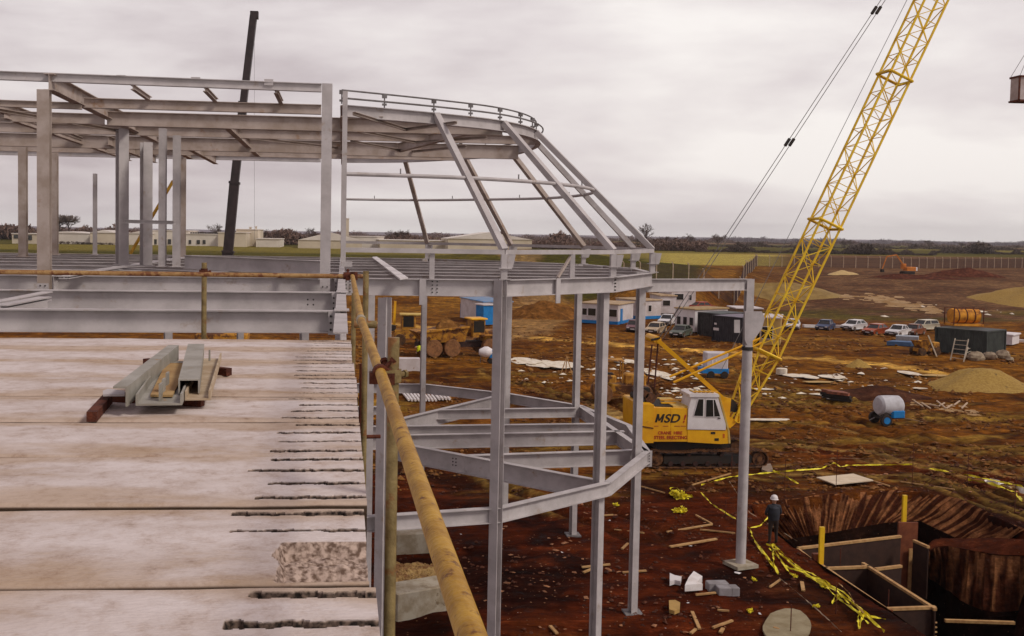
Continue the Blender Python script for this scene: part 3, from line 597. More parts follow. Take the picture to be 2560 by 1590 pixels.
# upper floor level of the bay
U = [V(0.09, 23.45, 0)] + [at(J[i], 0) for i in range(1, 9)]
for i in range(0, 8):
    beam(at(U[i], S), at(U[i + 1], S), .40, .20, 'floor_beam', steel, bay)
def xat(y):
    r = -9
    for i in range(8):
        a_, b_ = U[i], U[i + 1]
        if (a_.y - y) * (b_.y - y) <= 0 and abs(a_.y - b_.y) > .01: r = max(r, a_.x + (b_.x - a_.x) * (y - a_.y) / (b_.y - a_.y))
    return r
for y in (25.6, 27.6, 30.2, 33.0, 35.8, 38.4): beam(V(.09, y, S), V(xat(y) - .15, y, S), .26, .14, 'floor_beam', steel, bay)
for px in (1056.5, 1388.5):                                # hanging cleats on the front beam
    a_, b_ = (U[0], U[1]) if px < 1250 else (U[1], U[2]); bst = None
    for t in np.linspace(0, 1, 200):
        p = a_.lerp(b_, t); e = abs(proj(at(p, S))[0] - px)
        if bst is None or e < bst[0]: bst = (e, p)
    p = bst[1]; dr = (b_ - a_).normalized(); OB('hanging_cleat', MB().box(at(p, S - .30) + V(.10 * dr.y, -.10 * dr.x, 0), (.155, .03, .62), M=Matrix.Rotation(math.atan2(dr.y, dr.x), 3, 'Z')), steel, bay)
    for k in (): pass
p = U[0].lerp(U[1], .58); mb = MB()
for t in (.545, .575):
    c = U[0].lerp(U[1], t)
    for k in range(4): mb.tube(at(c, S - .06 - .085 * k) + V(0, -.01, 0), at(c, S - .06 - .085 * k) + V(0, -.03, 0), .018, n=6)
OB('bolts', mb, bolt, bay, kind='stuff')
mb = MB(); e_ = U[2].lerp(U[3], .04)
for k in range(4): mb.tube(at(e_, S - .08 - .09 * k) + V(0, -.02, 0), at(e_, S - .08 - .09 * k) + V(.03, -.05, 0), .02, n=6)
OB('bolts', mb, bolt, bay, kind='stuff')
# sill rail, stub posts
SL = -.334
for i in range(8):
    a_ = at(U[i] if i else V(.02, 23.3, 0), SL); b_ = at(U[i + 1], SL)
    OB('sill_rail', MB().sweep([(-.05, 0), (.05, 0), (.05, -.11), (-.05, -.11)], a_, b_), steel, bay)
for i in range(1, 8):
    c = U[i]; OB('stub_post', MB().box((c.x, c.y, (S + SL - .11) / 2), (.15, .15, SL - .11 - S)), steel, bay)
    OB('cap_plate', MB().box((c.x + .02, c.y, S + .27), (.30, .24, .02)), steel, bay); OB('base_plate', MB().box((c.x + .02, c.y, S + .012), (.3, .24, .02)), steel, bay)
    OB('gusset_plate', MB().prism([at(c, SL - .12) + V(.08, -.08, 0), at(c, SL - .12) + V(.26, -.08, 0), at(c, SL - .42) + V(.20, -.08, 0), at(c, SL - .5) + V(.08, -.08, 0)], (0, 1, 0), .015), steel, bay)
for f_, a_, b_ in ((.54, U[0], U[1]), (.60, U[1], U[2])):
    c = a_.lerp(b_, f_); OB('stub_post', MB().box((c.x, c.y, (S + SL - .11) / 2), (.12, .12, SL - .11 - S)), steel, bay)
    if f_ > .55: OB('diagonal_brace', MB().sweep([(-.03, .03), (.03, .03), (.03, -.03), (-.03, -.03)], at(c, SL - .13) + V(-.02, 0, 0), at(a_.lerp(b_, f_ - .13), S + .03)), steel2, bay)
# rafters, purlin ring, roof ring
TP = [PZ(x, y, ROOF) for x, y in [(857, 263.7), (1091, 284), (1259, 304), (1340, 327), (1338, 350), (1272, 371), (1157, 381), (1010, 389), (857, 390)]]
def crom(pts, n=10):
    o = []; m = len(pts)
    for i in range(m - 1):
        p0, p1, p2, p3 = pts[max(i - 1, 0)], pts[i], pts[i + 1], pts[min(i + 2, m - 1)]
        for k in range(n):
            t = k / n; o.append(.5 * ((2 * p1) + (p2 - p0) * t + (2 * p0 - 5 * p1 + 4 * p2 - p3) * t * t + (-p0 + 3 * p1 - 3 * p2 + p3) * t ** 3))
    return o + [pts[-1]]
OB('corner_post', MB().box((.02, 23.3, (ROOF + .1 + S + .27) / 2), (.115, .115, ROOF + .1 - S - .27)), steel, bay)
OB('base_plate', MB().box((.10, 23.3, S + .33), (.26, .2, .12)), steel, bay)
OB('corner_post', MB().box((-.0, 42.2, (ROOF + S) / 2), (.16, .16, ROOF - S)), steel2, bay)
cen = V(.5, 32.4, 0)
for i in range(1, 8):
    a_ = at(U[i], SL - .02); b_ = at(TP[i], ROOF - .03); ou = (at(U[i], 0) - cen).normalized(); d = (b_ - a_).normalized(); upv = (ou - d * ou.dot(d)).normalized()
    if i == 3: b_ = b_ + V(0, .0, 0)
    OB('rafter', MB().sweep([(-.08, .08), (.08, .08), (.08, -.08), (-.08, -.08)], a_, b_, up=upv), steel if i < 5 else steel2, bay)
def arc(lev, off=0.0):
    out = []
    t = (lev - SL) / (ROOF - SL)
    for i in range(0, 9):
        a_ = at(U[i] if i else V(.02, 23.3, 0), 0); b_ = at(TP[i], 0); p = a_.lerp(b_, t); o_ = (p - cen).normalized(); out.append(at(p + o_ * off, lev))
    return crom(out, 10)
OB('purlin_ring', MB().path(arc(1.43, -.02), .05, 8), steel, bay)
mb = MB()
for p in arc(1.43, 0)[5::10]: mb.box(p + V(0, 0, .10), (.03, .03, .13))
OB('purlin_cleat', mb, steeld, bay, kind='stuff')
ring = arc(ROOF, .0); mb = MB(); vs = []; n_ = len(ring)
for i, p in enumerate(ring):
    t = (ring[min(i + 1, n_ - 1)] - ring[max(i - 1, 0)]).normalized(); s_ = V(t.y, -t.x, 0)
    for a_, b_ in ((-.13, .02), (.05, .02), (.05, 0), (-.035, 0), (-.035, -.26), (.05, -.26), (.05, -.278), (-.13, -.278), (-.13, -.26), (-.047, -.26), (-.047, 0), (-.13, 0)): vs.append(p + s_ * a_ + V(0, 0, b_))
mb.add(vs, [(i * 12 + k, i * 12 + (k + 1) % 12, (i + 1) * 12 + (k + 1) % 12, (i + 1) * 12 + k) for i in range(n_ - 1) for k in range(12)])
OB('roof_ring', mb, steel, bay)
OB('ring_rail', MB().path(arc(ROOF + .37, .28), .022, 6), steeld, bay); OB('ring_rail', MB().path(arc(ROOF + .16, .28), .024, 6), steeld, bay)
for k, p in enumerate(arc(ROOF + .37, .28)[::5]):
    if k > 8 * 2: break
    q = p - V(0, 0, .34); OB('rail_bracket', MB().box(p - V(0, 0, .05), (.13, .05, .10)).box(p - V(0, 0, .19), (.035, .035, .30)).box(q + V(0, 0, .08), (.12, .05, .05)), steeld, bay)
def inner(y, top, bot, wid=.18, x0=.09, mat=steel2, cut=.1):
    pts = ring; r = 0
    for a_, b_ in zip(pts[:-1], pts[1:]):
        if (a_.y - y) * (b_.y - y) <= 0 and abs(a_.y - b_.y) > .001: r = max(r, a_.x + (b_.x - a_.x) * (y - a_.y) / (b_.y - a_.y))
    return beam(V(x0, y, top), V(r - cut, y, top), top - bot, wid, 'roof_beam', mat, bay)
inner(25.6, 3.14, 2.97, .12); inner(27.8, 3.18, 2.80, .2); inner(31.4, 3.16, 2.9, .14); inner(34.9, 3.18, 2.70, .2); inner(38.4, 3.14, 2.86, .14)
p_, q_ = V(3.2, 28.0, 3.08), V(1.7, 34.7, 3.08)
beam(V(3.55, 27.9, 3.14), V(1.9, 34.8, 3.14), .3, .18, 'roof_beam', steel2, bay)
for a_, b_ in (((.2, 24.2), (1.7, 27.6)), ((1.7, 27.6), (2.9, 25.6)), ((.2, 31.4), (2.0, 34.7)), ((2.2, 31.4), (4.2, 29.2)), ((.2, 28), (2.2, 31.3)), ((2.4, 34.9), (4.0, 32.4))):
    brace(V(a_[0], a_[1], 2.92), V(b_[0], b_[1], 2.92), .08, bay)
# loose white plank on the floor beams, drop post with round column on the right
OB('loose_plate', MB().prism([PZ(930, 644, S + .07), PZ(942, 643, S + .07), PZ(1020, 697, S + .05), PZ(1000, 700, S + .05)], (0, 0, 1), .03), white, bay)
rc_ = PZ(1851, 1421); rzt = zat(rc_, 697)
OB('round_column', MB().tube(at(rc_, G + .2), at(rc_, -3.8), .17, n=20), steel, bay)
OB('column', MB().ibeam(at(rc_, -3.8) + V(0, -.12, 0), at(rc_, rzt) + V(0, -.12, 0), .24, .26, up=(0, -1, 0)), steel, bay)
OB('joint_collar', MB().tube(at(rc_, -3.86), at(rc_, -3.74), .19, n=20), bolt, bay)
OB('base_plate', MB().box(at(rc_, G + .15), (.9, .8, .12), rz=.3), conc, bay)
gp = [PY(x, y, rc_.y - .3) for x, y in [(1862, 778), (1905, 779), (1912, 795), (1905, 822), (1884, 850), (1868, 862), (1862, 850)]]
OB('gusset_plate', MB().prism(gp, (0, 1, 0), .05), steel, bay)
lb = [PY(x, y, rc_.y - .3) for x, y in [(1836, 800), (1850, 800), (1850, 832), (1836, 832)]]; OB('gusset_plate', MB().prism(lb, (0, 1, 0), .04), steel, bay)
ls = at(P[3], 0); zb_ = zat(ls, 697); beam(at(ls, zb_) + V(.1, 0, 0), at(rc_, rzt) + V(-.13, 0, 0), .40, .22, 'floor_beam', steel, bay)
# ------------------------------------------------------------------ scaffold tubes round the slab
def tube_thing(label, pts, r=.0242, mat=scaf, group='scaffold tubes of the edge handrail', n=14, name='scaffold_tube', cat='scaffold tube'):
    pts = [Vector(p) for p in pts]; o = T(name, label, cat, tuple(pts[0]), group); OB('tube', MB().path(pts, r, n), mat, o); return o
def coupler(par, c, d, r=.034, ln=.06, mat=rust, name='coupler'):
    c, d = Vector(c), Vector(d).normalized(); mb = MB(); mb.tube(c - d * ln / 2, c + d * ln / 2, r, n=12)
    s_ = d.orthogonal().normalized(); mb.tube(c + s_ * r * .5, c + s_ * (r + .05), .011, n=6); mb.tube(c + s_ * (r + .032), c + s_ * (r + .047), .018, n=6); mb.box(c - s_ * r * .9, (.05, .05, .05))
    return OB(name, mb, mat, par)
def hp(px, py, z): return PZ(px, py, z)
H0 = hp(1178, 1590, -.614); H1 = hp(951, 931, -.600); H2 = hp(903, 800, -.545)
h0 = H0 + (H0 - H1) * .35
t1 = tube_thing('thick yellowed handrail tube running from the lower edge of the picture past the rusty clamp', [h0, H0, H1, H2])
coupler(t1, H1, H1 - H0, .036, .05); OB('sleeve', MB().tube(H2 - (H2 - H1).normalized() * .05, H2 + (H2 - H1).normalized() * .05, .031, n=14), conc, t1)
H3 = hp(881, 690, -.47)
t2 = tube_thing('yellowed handrail tube between the pale sleeve and the far corner of the slab', [H2 + (H3 - H2).normalized() * .06, H3])
cr = V(H3.x, H3.y, H3.z); xl = PZ(-150, 677, -.47)
t3 = tube_thing('level handrail tube crossing behind the far edge of the slab', [V(-6.2, cr.y - .45, -.455), V(cr.x + .12, cr.y + .03, -.475)], r=.0255, mat=scaft)
coupler(t3, cr + V(-.05, .02, 0), V(1, 0, 0), .04, .10, rust); coupler(t3, cr + V(.02, 0, 0), V(0, 0, 1), .04, .09, rust)
def std(label, px, py, z, ztop, zbot, mat, r=.0242, **k):
    p = PZ(px, py, z); o = tube_thing(label, [at(p, ztop), at(p, zbot)], r, mat, 'upright scaffold standards', **k); return o, p
s1, p1 = std('thick rust-speckled upright beside the clamped handrail, its top at mid height of the picture', 983, 930, -.60, -.449, G, scafg, .0255)
coupler(s1, at(p1, -.615), V(0, 0, 1), .037, .055, scafg); coupler(s1, at(H1, -.6).lerp(at(p1, -.61), .55), (p1 - H1), .03, .09, rust)
s2, p2 = std('greenish upright rising just beyond the corner of the handrail', 914, 760, -.62, -.33, G, scafg, .0255)
coupler(s2, at(p2, -.80), V(1, 0, 0), .034, .20, scafg)
s3, p3 = std('thin olive upright close under the handrail at the slab edge', 884, 800, -.9, -.62, G, scafg, .024)
s4, p4 = std('upright post carrying the level handrail behind the slab', 510, 760, -.83, -.36, -4.0, scafg, .030)
coupler(s4, at(p4, -.465), V(0, 0, 1), .04, .08, rust)
s5, p5 = std('dark rusty upright with a clamp against the slab edge', 902, 1080, -2.6, -1.7, G, rust, .03)
for (a, b, lab) in (((905, 1092), (945, 1092), 'short rusty cross tube clamped to the dark upright'),):
    q = at(p5, zat(p5, 1093)); t = tube_thing(lab, [q + V(-.12, 0, 0), q + V(.26, .05, 0)], .026, rust, None); coupler(t, q, V(0, 0, 1), .045, .1)
pa, pb = PY(326, 634, 31.0), PY(433, 452, 31.0)
tube_thing('orange diagonal scaffold brace between the upper columns', [pa, pb], .05, scaf, None)
# ------------------------------------------------------------------ steel channels stacked on the slab
def zc(x, y): return (x / 3.927, 780 + y / 3.927)
def sp_(x, y, z): return PZ(*zc(x, y), z)
bz = SLAB + .065
st = []
def loose(name, label, mb, mat=steel): 
    c = Vector(mb.v[0]); o = T(name, label, 'steel section', (c.x, c.y, SLAB), 'steel sections stacked on the slab'); OB('section', mb, mat, o); return o
galv = M_('grey_green_steel', (.36, .34, .30), (.25, .23, .19), scale=3, rough=.6, c3=(.36, .20, .08), s3=3, t3=.6)
a0, a1 = sp_(1232, 930, bz), sp_(1740, 470, bz); hgt = .125
loose('steel_angle', 'long grey steel angle standing on edge, leftmost of the stack on the slab', MB().sweep([(0, 0), (.012, 0), (.012, hgt), (-.075, hgt), (-.075, hgt - .012), (0, hgt - .012)], a0, a1), galv)
def chanup(p, q, w, h, t=.012): return MB().sweep([(-w / 2, 0), (w / 2, 0), (w / 2, h), (w / 2 - t, h), (w / 2 - t, t), (-w / 2 + t, t), (-w / 2 + t, h), (-w / 2, h)], p, q)
c0, c1_ = sp_(1560, 918, bz), sp_(1790, 495, bz)
o = loose('steel_channel', 'open grey channel lying in the stack with upright stiffener plates', chanup(c0, c1_, .28, .07), galv)
for t in (.06, .16, .30): OB('stiffener', MB().box(c0.lerp(c1_, t) + V(0, 0, .06), (.012, .08, .12)), galv, o)
OB('mud', MB().prism([c0 + V(-.09, .2, .02), c0 + V(.05, .2, .02), c1_ + V(.1, -.3, .02), c1_ + V(-.08, -.3, .02)], (0, 0, 1), .015), M_('dry_mud', (.45, .30, .13), (.30, .17, .07), rough=.95), o)
d0, d1 = sp_(1855, 800, bz + .02), sp_(1925, 420, bz + .02)
loose('steel_channel', 'upturned grey channel in the middle of the stack with its dark hollow end showing', MB().sweep([(-.068, .095), (.068, .095), (.068, 0), (.058, 0), (.058, .085), (-.058, .085), (-.058, 0), (-.068, 0)], d0, d1), galv)
e0, e1 = sp_(1940, 868, bz), sp_(2080, 470, bz)
o = loose('steel_channel', 'dirty cream channel at the right end of the stack', chanup(e0, e1, .16, .06), M_('cream_steel', (.50, .40, .28), (.36, .26, .16), scale=4))
OB('rod', MB().tube(e1 + V(.02, -.3, .03), e1 + V(.02, -.3, .12), .008), galv, o); OB('rod', MB().tube(e1 + V(-.05, -.3, .03), e1 + V(-.05, -.25, .11), .008), galv, o)
for lab, a_, b_ in (('rusty angle iron sticking out at the lower left of the steel stack', (900, 1030), (1060, 850)), ('rusty bearer under the near end of the steel stack', (1060, 830), (1990, 880)), ('rusty bearer under the far end of the steel stack', (1430, 490), (2250, 590))):
    p, q = sp_(*a_, SLAB + .032), sp_(*b_, SLAB + .034); mb = MB().sweep([(-.03, -.03), (.03, -.03), (.03, .03), (-.03, .03)], p, q)
    OB('bearer', mb, rust, None, lab, cat='bearer', group='rusty bearers under the stacked steel')
loose('steel_angle', 'short pale plate lying across the rusty angle left of the stack', MB().prism([sp_(1010, 790, SLAB + .09), sp_(1060, 770, SLAB + .09), sp_(1225, 790, SLAB + .09), sp_(1225, 828, SLAB + .09), sp_(1010, 828, SLAB + .09)], (0, 0, 1), .012), steel)
# ------------------------------------------------------------------ crawler crane
CF = PZ(1773, 1170, G - .04).y; CD = CF + 1.5                # CF: near side plane of the crane
fo = PY(1773, 1169, CF)
crane = T('crawler_crane', 'yellow crawler crane with white cab and tall lattice boom leaning right', 'crane', (fo.x, CD, fo.z))
def cl(px, py, y=None):                                      # pixel -> world point on the plane y
    return PY(px, py, CF if y is None else y)
def cz(x, y, yy=None): return cl(1590 + x / 6.3, 960 + y / 6.3, yy)
def cpoly(name, pts, y0, y1, mat, par=crane, label=None):
    a_ = [cz(x, y, y0) for x, y in pts]; a_ = [V(p.x, y0, p.z) for p in a_]
    return OB(name, MB().prism(a_, (0, 1, 0), y1 - y0), mat, par, label)
gz0 = cz(800, 1320).z
def track_side(yc):
    w = .62; xl_, xr_ = cz(345, 0).x, cz(1975, 0).x; zc_ = (cz(0, 1040).z + gz0) / 2; r = (cz(0, 1040).z - gz0) / 2 - .03
    t = OB('track_frame', MB().box(((xl_ + xr_) / 2, yc, zc_ - .04), (xr_ - xl_ - .8, w * .6, r * .95)), black, crane)
    # belt outline: sagging top run
    pts = []
    for i in range(24): t_ = i / 23; pts.append((xl_ + (xr_ - xl_) * t_, zc_ + r - .09 * math.sin(math.pi * min(1, t_ * 2.6)) * (1 if t_ < .38 else 0) - .015 * math.sin(t_ * 25)))
    for i in range(1, 12): a_ = math.pi / 2 - math.pi * i / 12; pts.append((xr_ + r * math.cos(a_), zc_ + r * math.sin(a_)))
    for i in range(24): pts.append((xr_ + (xl_ - xr_) * i / 23, zc_ - r))
    for i in range(1, 12): a_ = -math.pi / 2 - math.pi * i / 12; pts.append((xl_ + r * math.cos(a_), zc_ + r * math.sin(a_)))
    belt = T('track_belt', 'x', 'x'); belt.parent = crane; belt.location = (0, 0, 0); del belt['label']; del belt['category']
    # resample every 0.17 m -> one shoe each
    P_ = [Vector((x, yc, z)) for x, z in pts]; P_.append(P_[0]); q, ln = interp(P_, 2); nsh = int(ln / .17); q, ln = interp(P_, nsh + 1)
    base_ = MB(); base_.box((0, 0, 0), (.155, w, .045)).box((0, 0, .035), (.03, w * .96, .03)); me0 = None
    for k in range(nsh):
        a_, b_ = q[k], q[k + 1]; ang = math.atan2(b_.z - a_.z, b_.x - a_.x)
        if me0 is None: ob = OB('track_shoe', base_, trackm, belt, world=False); me0 = ob.data
        else: ob = bpy.data.objects.new('track_shoe', me0); COL.objects.link(ob); ob.parent = belt
        ob.location = (a_ + b_) / 2 - wloc(belt); ob.rotation_euler = (0, -ang, 0)
    for x in (xl_ + .02, xr_ - .02): OB('sprocket', MB().lathe([(r * .80, -.2), (r * .80, .2)], (x, yc, zc_), 'Y', 18).lathe([(r * .35, -.26), (r * .30, -.2)], (x, yc, zc_), 'Y', 12), trackm, crane)
    for k in range(7): OB('roller', MB().lathe([(.13, -.22), (.13, .22)], (xl_ + .75 + k * (xr_ - xl_ - 1.5) / 6, yc, gz0 + .22), 'Y', 12), trackd, crane)
    for k in range(2): OB('roller', MB().lathe([(.10, -.22), (.10, .22)], (xl_ + 1.7 + k * 1.7, yc, zc_ + r - .2), 'Y', 12), trackd, crane)
trackm = M_('rusty_track', (.15, .06, .018), (.045, .018, .010), scale=5, rough=.85); trackd = M_('dark_track', (.045, .016, .012), (.02, .01, .008), scale=5)
track_side(CF + .15); track_side(CF + 3.0)
OB('undercarriage', MB().box((cz(900, 0).x, CF + 1.6, cz(0, 980).z), (3.4, 2.6, .5)), black, crane)
OB('turntable', MB().lathe([(1.0, 0), (1.0, .45)], (cz(900, 0).x, CF + 1.6, cz(0, 990).z), 'Z', 24), black, crane)
Y0, Y1 = CF, CF + 3.0
cpoly('machinery_house', [(270, 370), (815, 385), (815, 910), (265, 910)], Y0 + .05, Y1 - .1, yellow)
cpoly('side_panel', [(278, 380), (545, 383), (545, 905), (272, 905)], Y0 + .02, Y0 + .06, yellow); cpoly('side_panel', [(551, 383), (812, 386), (812, 905), (551, 905)], Y0 + .02, Y0 + .06, yellow)
cpoly('counterweight', [(60, 340), (80, 320), (285, 330), (275, 930), (110, 930), (60, 850)], Y0 - .05, Y1, yellow)
cpoly('strap', [(60, 655), (275, 690), (275, 705), (60, 670)], Y0 - .08, Y0 - .05, rust)
cpoly('hatch', [(310, 350), (590, 352), (590, 372), (310, 372)], Y0 + .3, Y1 - .4, black)
cpoly('roof_panel', [(590, 345), (820, 347), (820, 387), (590, 385)], Y0 + .15, Y1 - .2, M_('pale_yellow', (.62, .45, .13), (.5, .32, .08)))
cpoly('lower_body', [(812, 722), (1415, 735), (1425, 700), (1470, 760), (1485, 935), (1330, 945), (812, 915)], Y0 + .0, Y1 - .6, yellow)
for q in ([(1180, 755), (1250, 755), (1250, 790), (1180, 790)], [(1240, 855), (1305, 855), (1305, 895), (1240, 895)]): cpoly('step_recess', q, Y0 - .015, Y0 + .0, black)
cpoly('reflector', [(1368, 785), (1398, 785), (1398, 850), (1368, 850)], Y0 - .012, Y0 + .0, M_('orange', (.6, .12, .01)))
# cab
cw = cpoly('cab', [(812, 715), (825, 400), (880, 200), (1290, 205), (1415, 640), (1415, 725)], Y0 - .03, Y0 + 1.25, white)
cpoly('cab_roof', [(845, 165), (870, 150), (1290, 155), (1310, 185), (1310, 208), (850, 205)], Y0 - .10, Y0 + 1.3, white, crane)
for i in range(5): cpoly('roof_bar', [(920 + i * 70, 125), (945 + i * 70, 125), (955 + i * 70, 150), (930 + i * 70, 150)], Y0 + .1, Y0 + .9, M_('pale_yellow', (.62, .45, .13)))
cpoly('roof_rail', [(900, 118), (1290, 118), (1290, 128), (900, 128)], Y0 + .05, Y0 + .12, yellow)
for q in ([(988, 240), (1062, 240), (1055, 505), (915, 500)], [(1112, 250), (1245, 250), (1325, 510), (1102, 515)]):
    f_ = cpoly('window_frame', [(q[0][0] - 12, q[0][1] - 12), (q[1][0] + 12, q[1][1] - 12), (q[2][0] + 12, q[2][1] + 12), (q[3][0] - 14, q[3][1] + 12)], Y0 - .055, Y0 - .03, white, crane)
    cpoly('pane', q, Y0 - .066, Y0 - .057, glass, f_)
cpoly('window_bar', [(1213, 250), (1222, 250), (1232, 512), (1222, 512)], Y0 - .08, Y0 - .07, white, crane)
cpoly('door_handle', [(1295, 530), (1330, 535), (1330, 550), (1295, 545)], Y0 - .07, Y0 - .03, black, crane)
cpoly('cab_guard', [(1290, 150), (1320, 165), (1475, 740), (1490, 935), (1462, 935), (1450, 750), (1300, 190)], Y0 - .02, Y0 + .1, M_('pale_yellow', (.62, .45, .13)))
# boom foot, winch, engine bits
for yy in (Y0 + 1.35, Y0 + 2.45): cpoly('boom_bracket', [(1320, 180), (1500, 230), (1475, 520), (1560, 560), (1690, 440), (1700, 500), (1480, 700), (1420, 640)], yy, yy + .12, yellow)
cpoly('winch_drum', [(1490, 290), (1540, 250), (1600, 330), (1610, 420), (1560, 450), (1485, 430)], Y0 + 1.45, Y0 + 2.4, black)
for x, y, r in ((200, 200, .22), (300, 260, .28), (160, 280, .18)): 
    p = cz(x, y); OB('rope_drum', MB().lathe([(r, 0), (r, 1.6)], (p.x, Y0 + .7, p.z), 'Y', 16), M_('dark_rope', (.12, .05, .02), (.05, .02, .012), scale=9) if x > 180 else black, crane)
cpoly('exhaust', [(120, 60), (220, 60), (235, 180), (130, 185)], Y0 + 1.0, Y0 + 1.4, black)
cpoly('winch_guard', [(385, 245), (800, 240), (800, 262), (385, 262)], Y0 + 1.2, Y0 + 1.4, yellow); cpoly('winch_guard', [(400, 290), (640, 292), (640, 310), (400, 310)], Y0 + .9, Y0 + 1.1, yellow)
# A-frame
ap = (1644, 850); yA, yB = Y0 + 1.0, Y0 + 2.4
def bar(name, a_, b_, y, r, mat=yellow, y2=None, n=6): return OB(name, MB().tube(cl(a_[0], a_[1], y), cl(b_[0], b_[1], y2 or y), r, n=n), mat, crane)
for y in (yA, yB): bar('gantry_strut', (1812, 1000), ap, y, .15, yellow, n=4)
for y in (yA + .1, yB - .1):
    bar('gantry_rod', (1645, 856), (1636, 970), y, .04, rodred); bar('gantry_rod', (1630, 862), (1620, 960), y, .04, rodred)
OB('gantry_sheaves', MB().lathe([(.20, 0), (.20, 1.5)], cl(ap[0], ap[1], yA), 'Y', 14), yellow, crane); bar('gantry_rod', (1628, 850), (1650, 845), yA, .06, black)
for dy, y in ((0, Y0 + 1.0), (14, Y0 + .4)): bar('boom_backstop', (1674 + dy * .7, 942 + dy), (1900 + dy * .3, 846 + dy * .8), y, .065, yellow)
# boom : foot, sections of square lattice
yc = Y0 + 1.9; BF = cl(1832, 1050, yc); TIPp = cl(2592, -560, yc); bd = (TIPp - BF).normalized(); BL = (TIPp - BF).length; bw_ = .58
nrm = Vector((bd.z, 0, -bd.x)).normalized(); yv = V(0, 1, 0)
def corners(t, w): c = BF + bd * t; return [c + nrm * w * a_ + yv * w * b_ for a_, b_ in ((-1, -1), (1, -1), (1, 1), (-1, 1))]
secs = [(0, 3.9, .10, bw_), (3.9, 11.4, bw_, bw_), (11.4, 19.9, bw_, bw_), (19.9, 28.5, bw_, bw_), (28.5, BL - 4, bw_, bw_), (BL - 4, BL, bw_, .18)]
for si, (t0, t1_, w0, w1) in enumerate(secs):
    mb = MB(); A0, A1 = corners(t0, w0), corners(t1_, w1)
    if si == 0: A0 = [BF + nrm * .12 * a_ + yv * bw_ * b_ for a_, b_ in ((-1, -1), (1, -1), (1, 1), (-1, 1))]
    for k in range(4): mb.tube(A0[k], A1[k], .062, n=6)
    s_ = OB('boom_section', mb, yellowb, crane); s_['kind'] = 'stuff'
    n = max(3, int(round((t1_ - t0) / 1.06))); mb = MB()
    for i in range(n + 1):
        C0 = [A0[k].lerp(A1[k], i / n) for k in range(4)]
        for k in range(4): mb.tube(C0[k], C0[(k + 1) % 4], .025, n=4)
        if i < n:
            C1 = [A0[k].lerp(A1[k], (i + 1) / n) for k in range(4)]
            for k in range(4):
                a_, b_ = (C0[k], C1[(k + 1) % 4]) if (i + k) % 2 else (C0[(k + 1) % 4], C1[k]); mb.tube(a_, b_, .027, n=4)
            if i % 3 == 0: mb.tube(C0[0], C0[2], .018, n=4)
    OB('lacing', mb, yellowb, s_, kind='stuff')
    if 0 < si < 5:
        mb = MB(); C0 = corners(t0 + .02, bw_ + .09)
        for k in range(4): mb.tube(C0[k], C0[(k + 1) % 4], .075, n=6)
        OB('joint_frame', mb, yellowb, crane)
# pendants and hoist rope
for y, px in ((yc - .3, 0), (yc + .3, 11)):
    a_, b_ = cl(1646 + px, 846, y), cl(2590 + px, -590, y); OB('pendant_rope', MB().tube(a_, b_, .019, n=5), steeld, crane)
    for tx, ty in ((1968, 357), (2185, 31)):
        t = (tx - 1646) / (2590 - 1646); c = a_.lerp(b_, t); d = (b_ - a_).normalized(); OB('rope_connector', MB().tube(c - d * .22, c + d * .22, .085, n=8), black, crane)
    a2 = a_.lerp(b_, .0); 
OB('bridle', MB().tube(cl(1650, 840, yc), cl(1700, 765, yc), .035, n=5), black, crane)
OB('hoist_rope', MB().tube(cl(1801, 930, yc), cl(2563, -590, yc), .017, n=4), steeld, crane)
# lettering
def text(name, s, size, loc, mat, par, bold=0.0, shear=0.0, sx=1.0, align='LEFT'):
    cu = bpy.data.curves.new(name, 'FONT'); cu.body = s; cu.size = size; cu.extrude = .004; cu.offset = bold; cu.shear = shear; cu.align_x = align
    tmp = bpy.data.objects.new(name, cu); COL.objects.link(tmp); dg = bpy.context.evaluated_depsgraph_get(); me = bpy.data.meshes.new_from_object(tmp.evaluated_get(dg)); bpy.data.objects.remove(tmp)
    o = bpy.data.objects.new(name, me); COL.objects.link(o); me.materials.clear(); me.materials.append(mat); o.parent = par; o.location = Vector(loc) - wloc(par); o.rotation_euler = (R(90), 0, 0); o.scale = (sx, 1, 1); return o
red = M_('sign_red', (.42, .03, .012), (.33, .03, .012))
p = cz(298, 605); hM, wM, t_ = .43, .40, .105; mM = MB()
for q in ([(0, 0), (t_, 0), (t_, hM), (0, hM)], [(wM - t_, 0), (wM, 0), (wM, hM), (wM - t_, hM)], [(t_, hM), (t_ * .2, hM), (wM / 2 - .04, .08), (wM / 2 + .03, .08)], [(wM - t_, hM), (wM - t_ * .2, hM), (wM / 2 + .04, .08), (wM / 2 - .03, .08)]):
    mM.prism([V(p.x + x + .26 * z, Y0 + .012 - .002 * (len(mM.v) // 8), p.z + z) for x, z in q], (0, -1, 0), .004)
OB('lettering', mM, black, crane, kind='stuff', smooth=0)
text('lettering', 'SD', .60, V(p.x + wM + .05, Y0 + .01, p.z), black, crane, .014, .26, 1.12)
p = cz(728, 605); text('lettering', '!', .56, V(p.x, Y0 + .01, p.z), red, crane, .012, .25, 1.0)
p = cz(345, 793); text('lettering', 'CRANE  HIRE', .215, V(p.x, Y0 + .01, p.z), red, crane, .006, 0, 1.0)
p = cz(285, 868); text('lettering', 'STEEL ERECTING', .235, V(p.x, Y0 + .01, p.z), red, crane, .006, 0, .98)
mb = MB()
for x0, x1 in ((290, 355), (430, 510), (605, 690), (705, 790)): a_, b_ = cz(x0, 655), cz(x1, 675); mb.box(((a_.x + b_.x) / 2, Y0 + .012, (a_.z + b_.z) / 2), (b_.x - a_.x, .008, .045))
OB('worn_lettering', mb, M_('faded_red', (.45, .13, .02)), crane, kind='stuff')
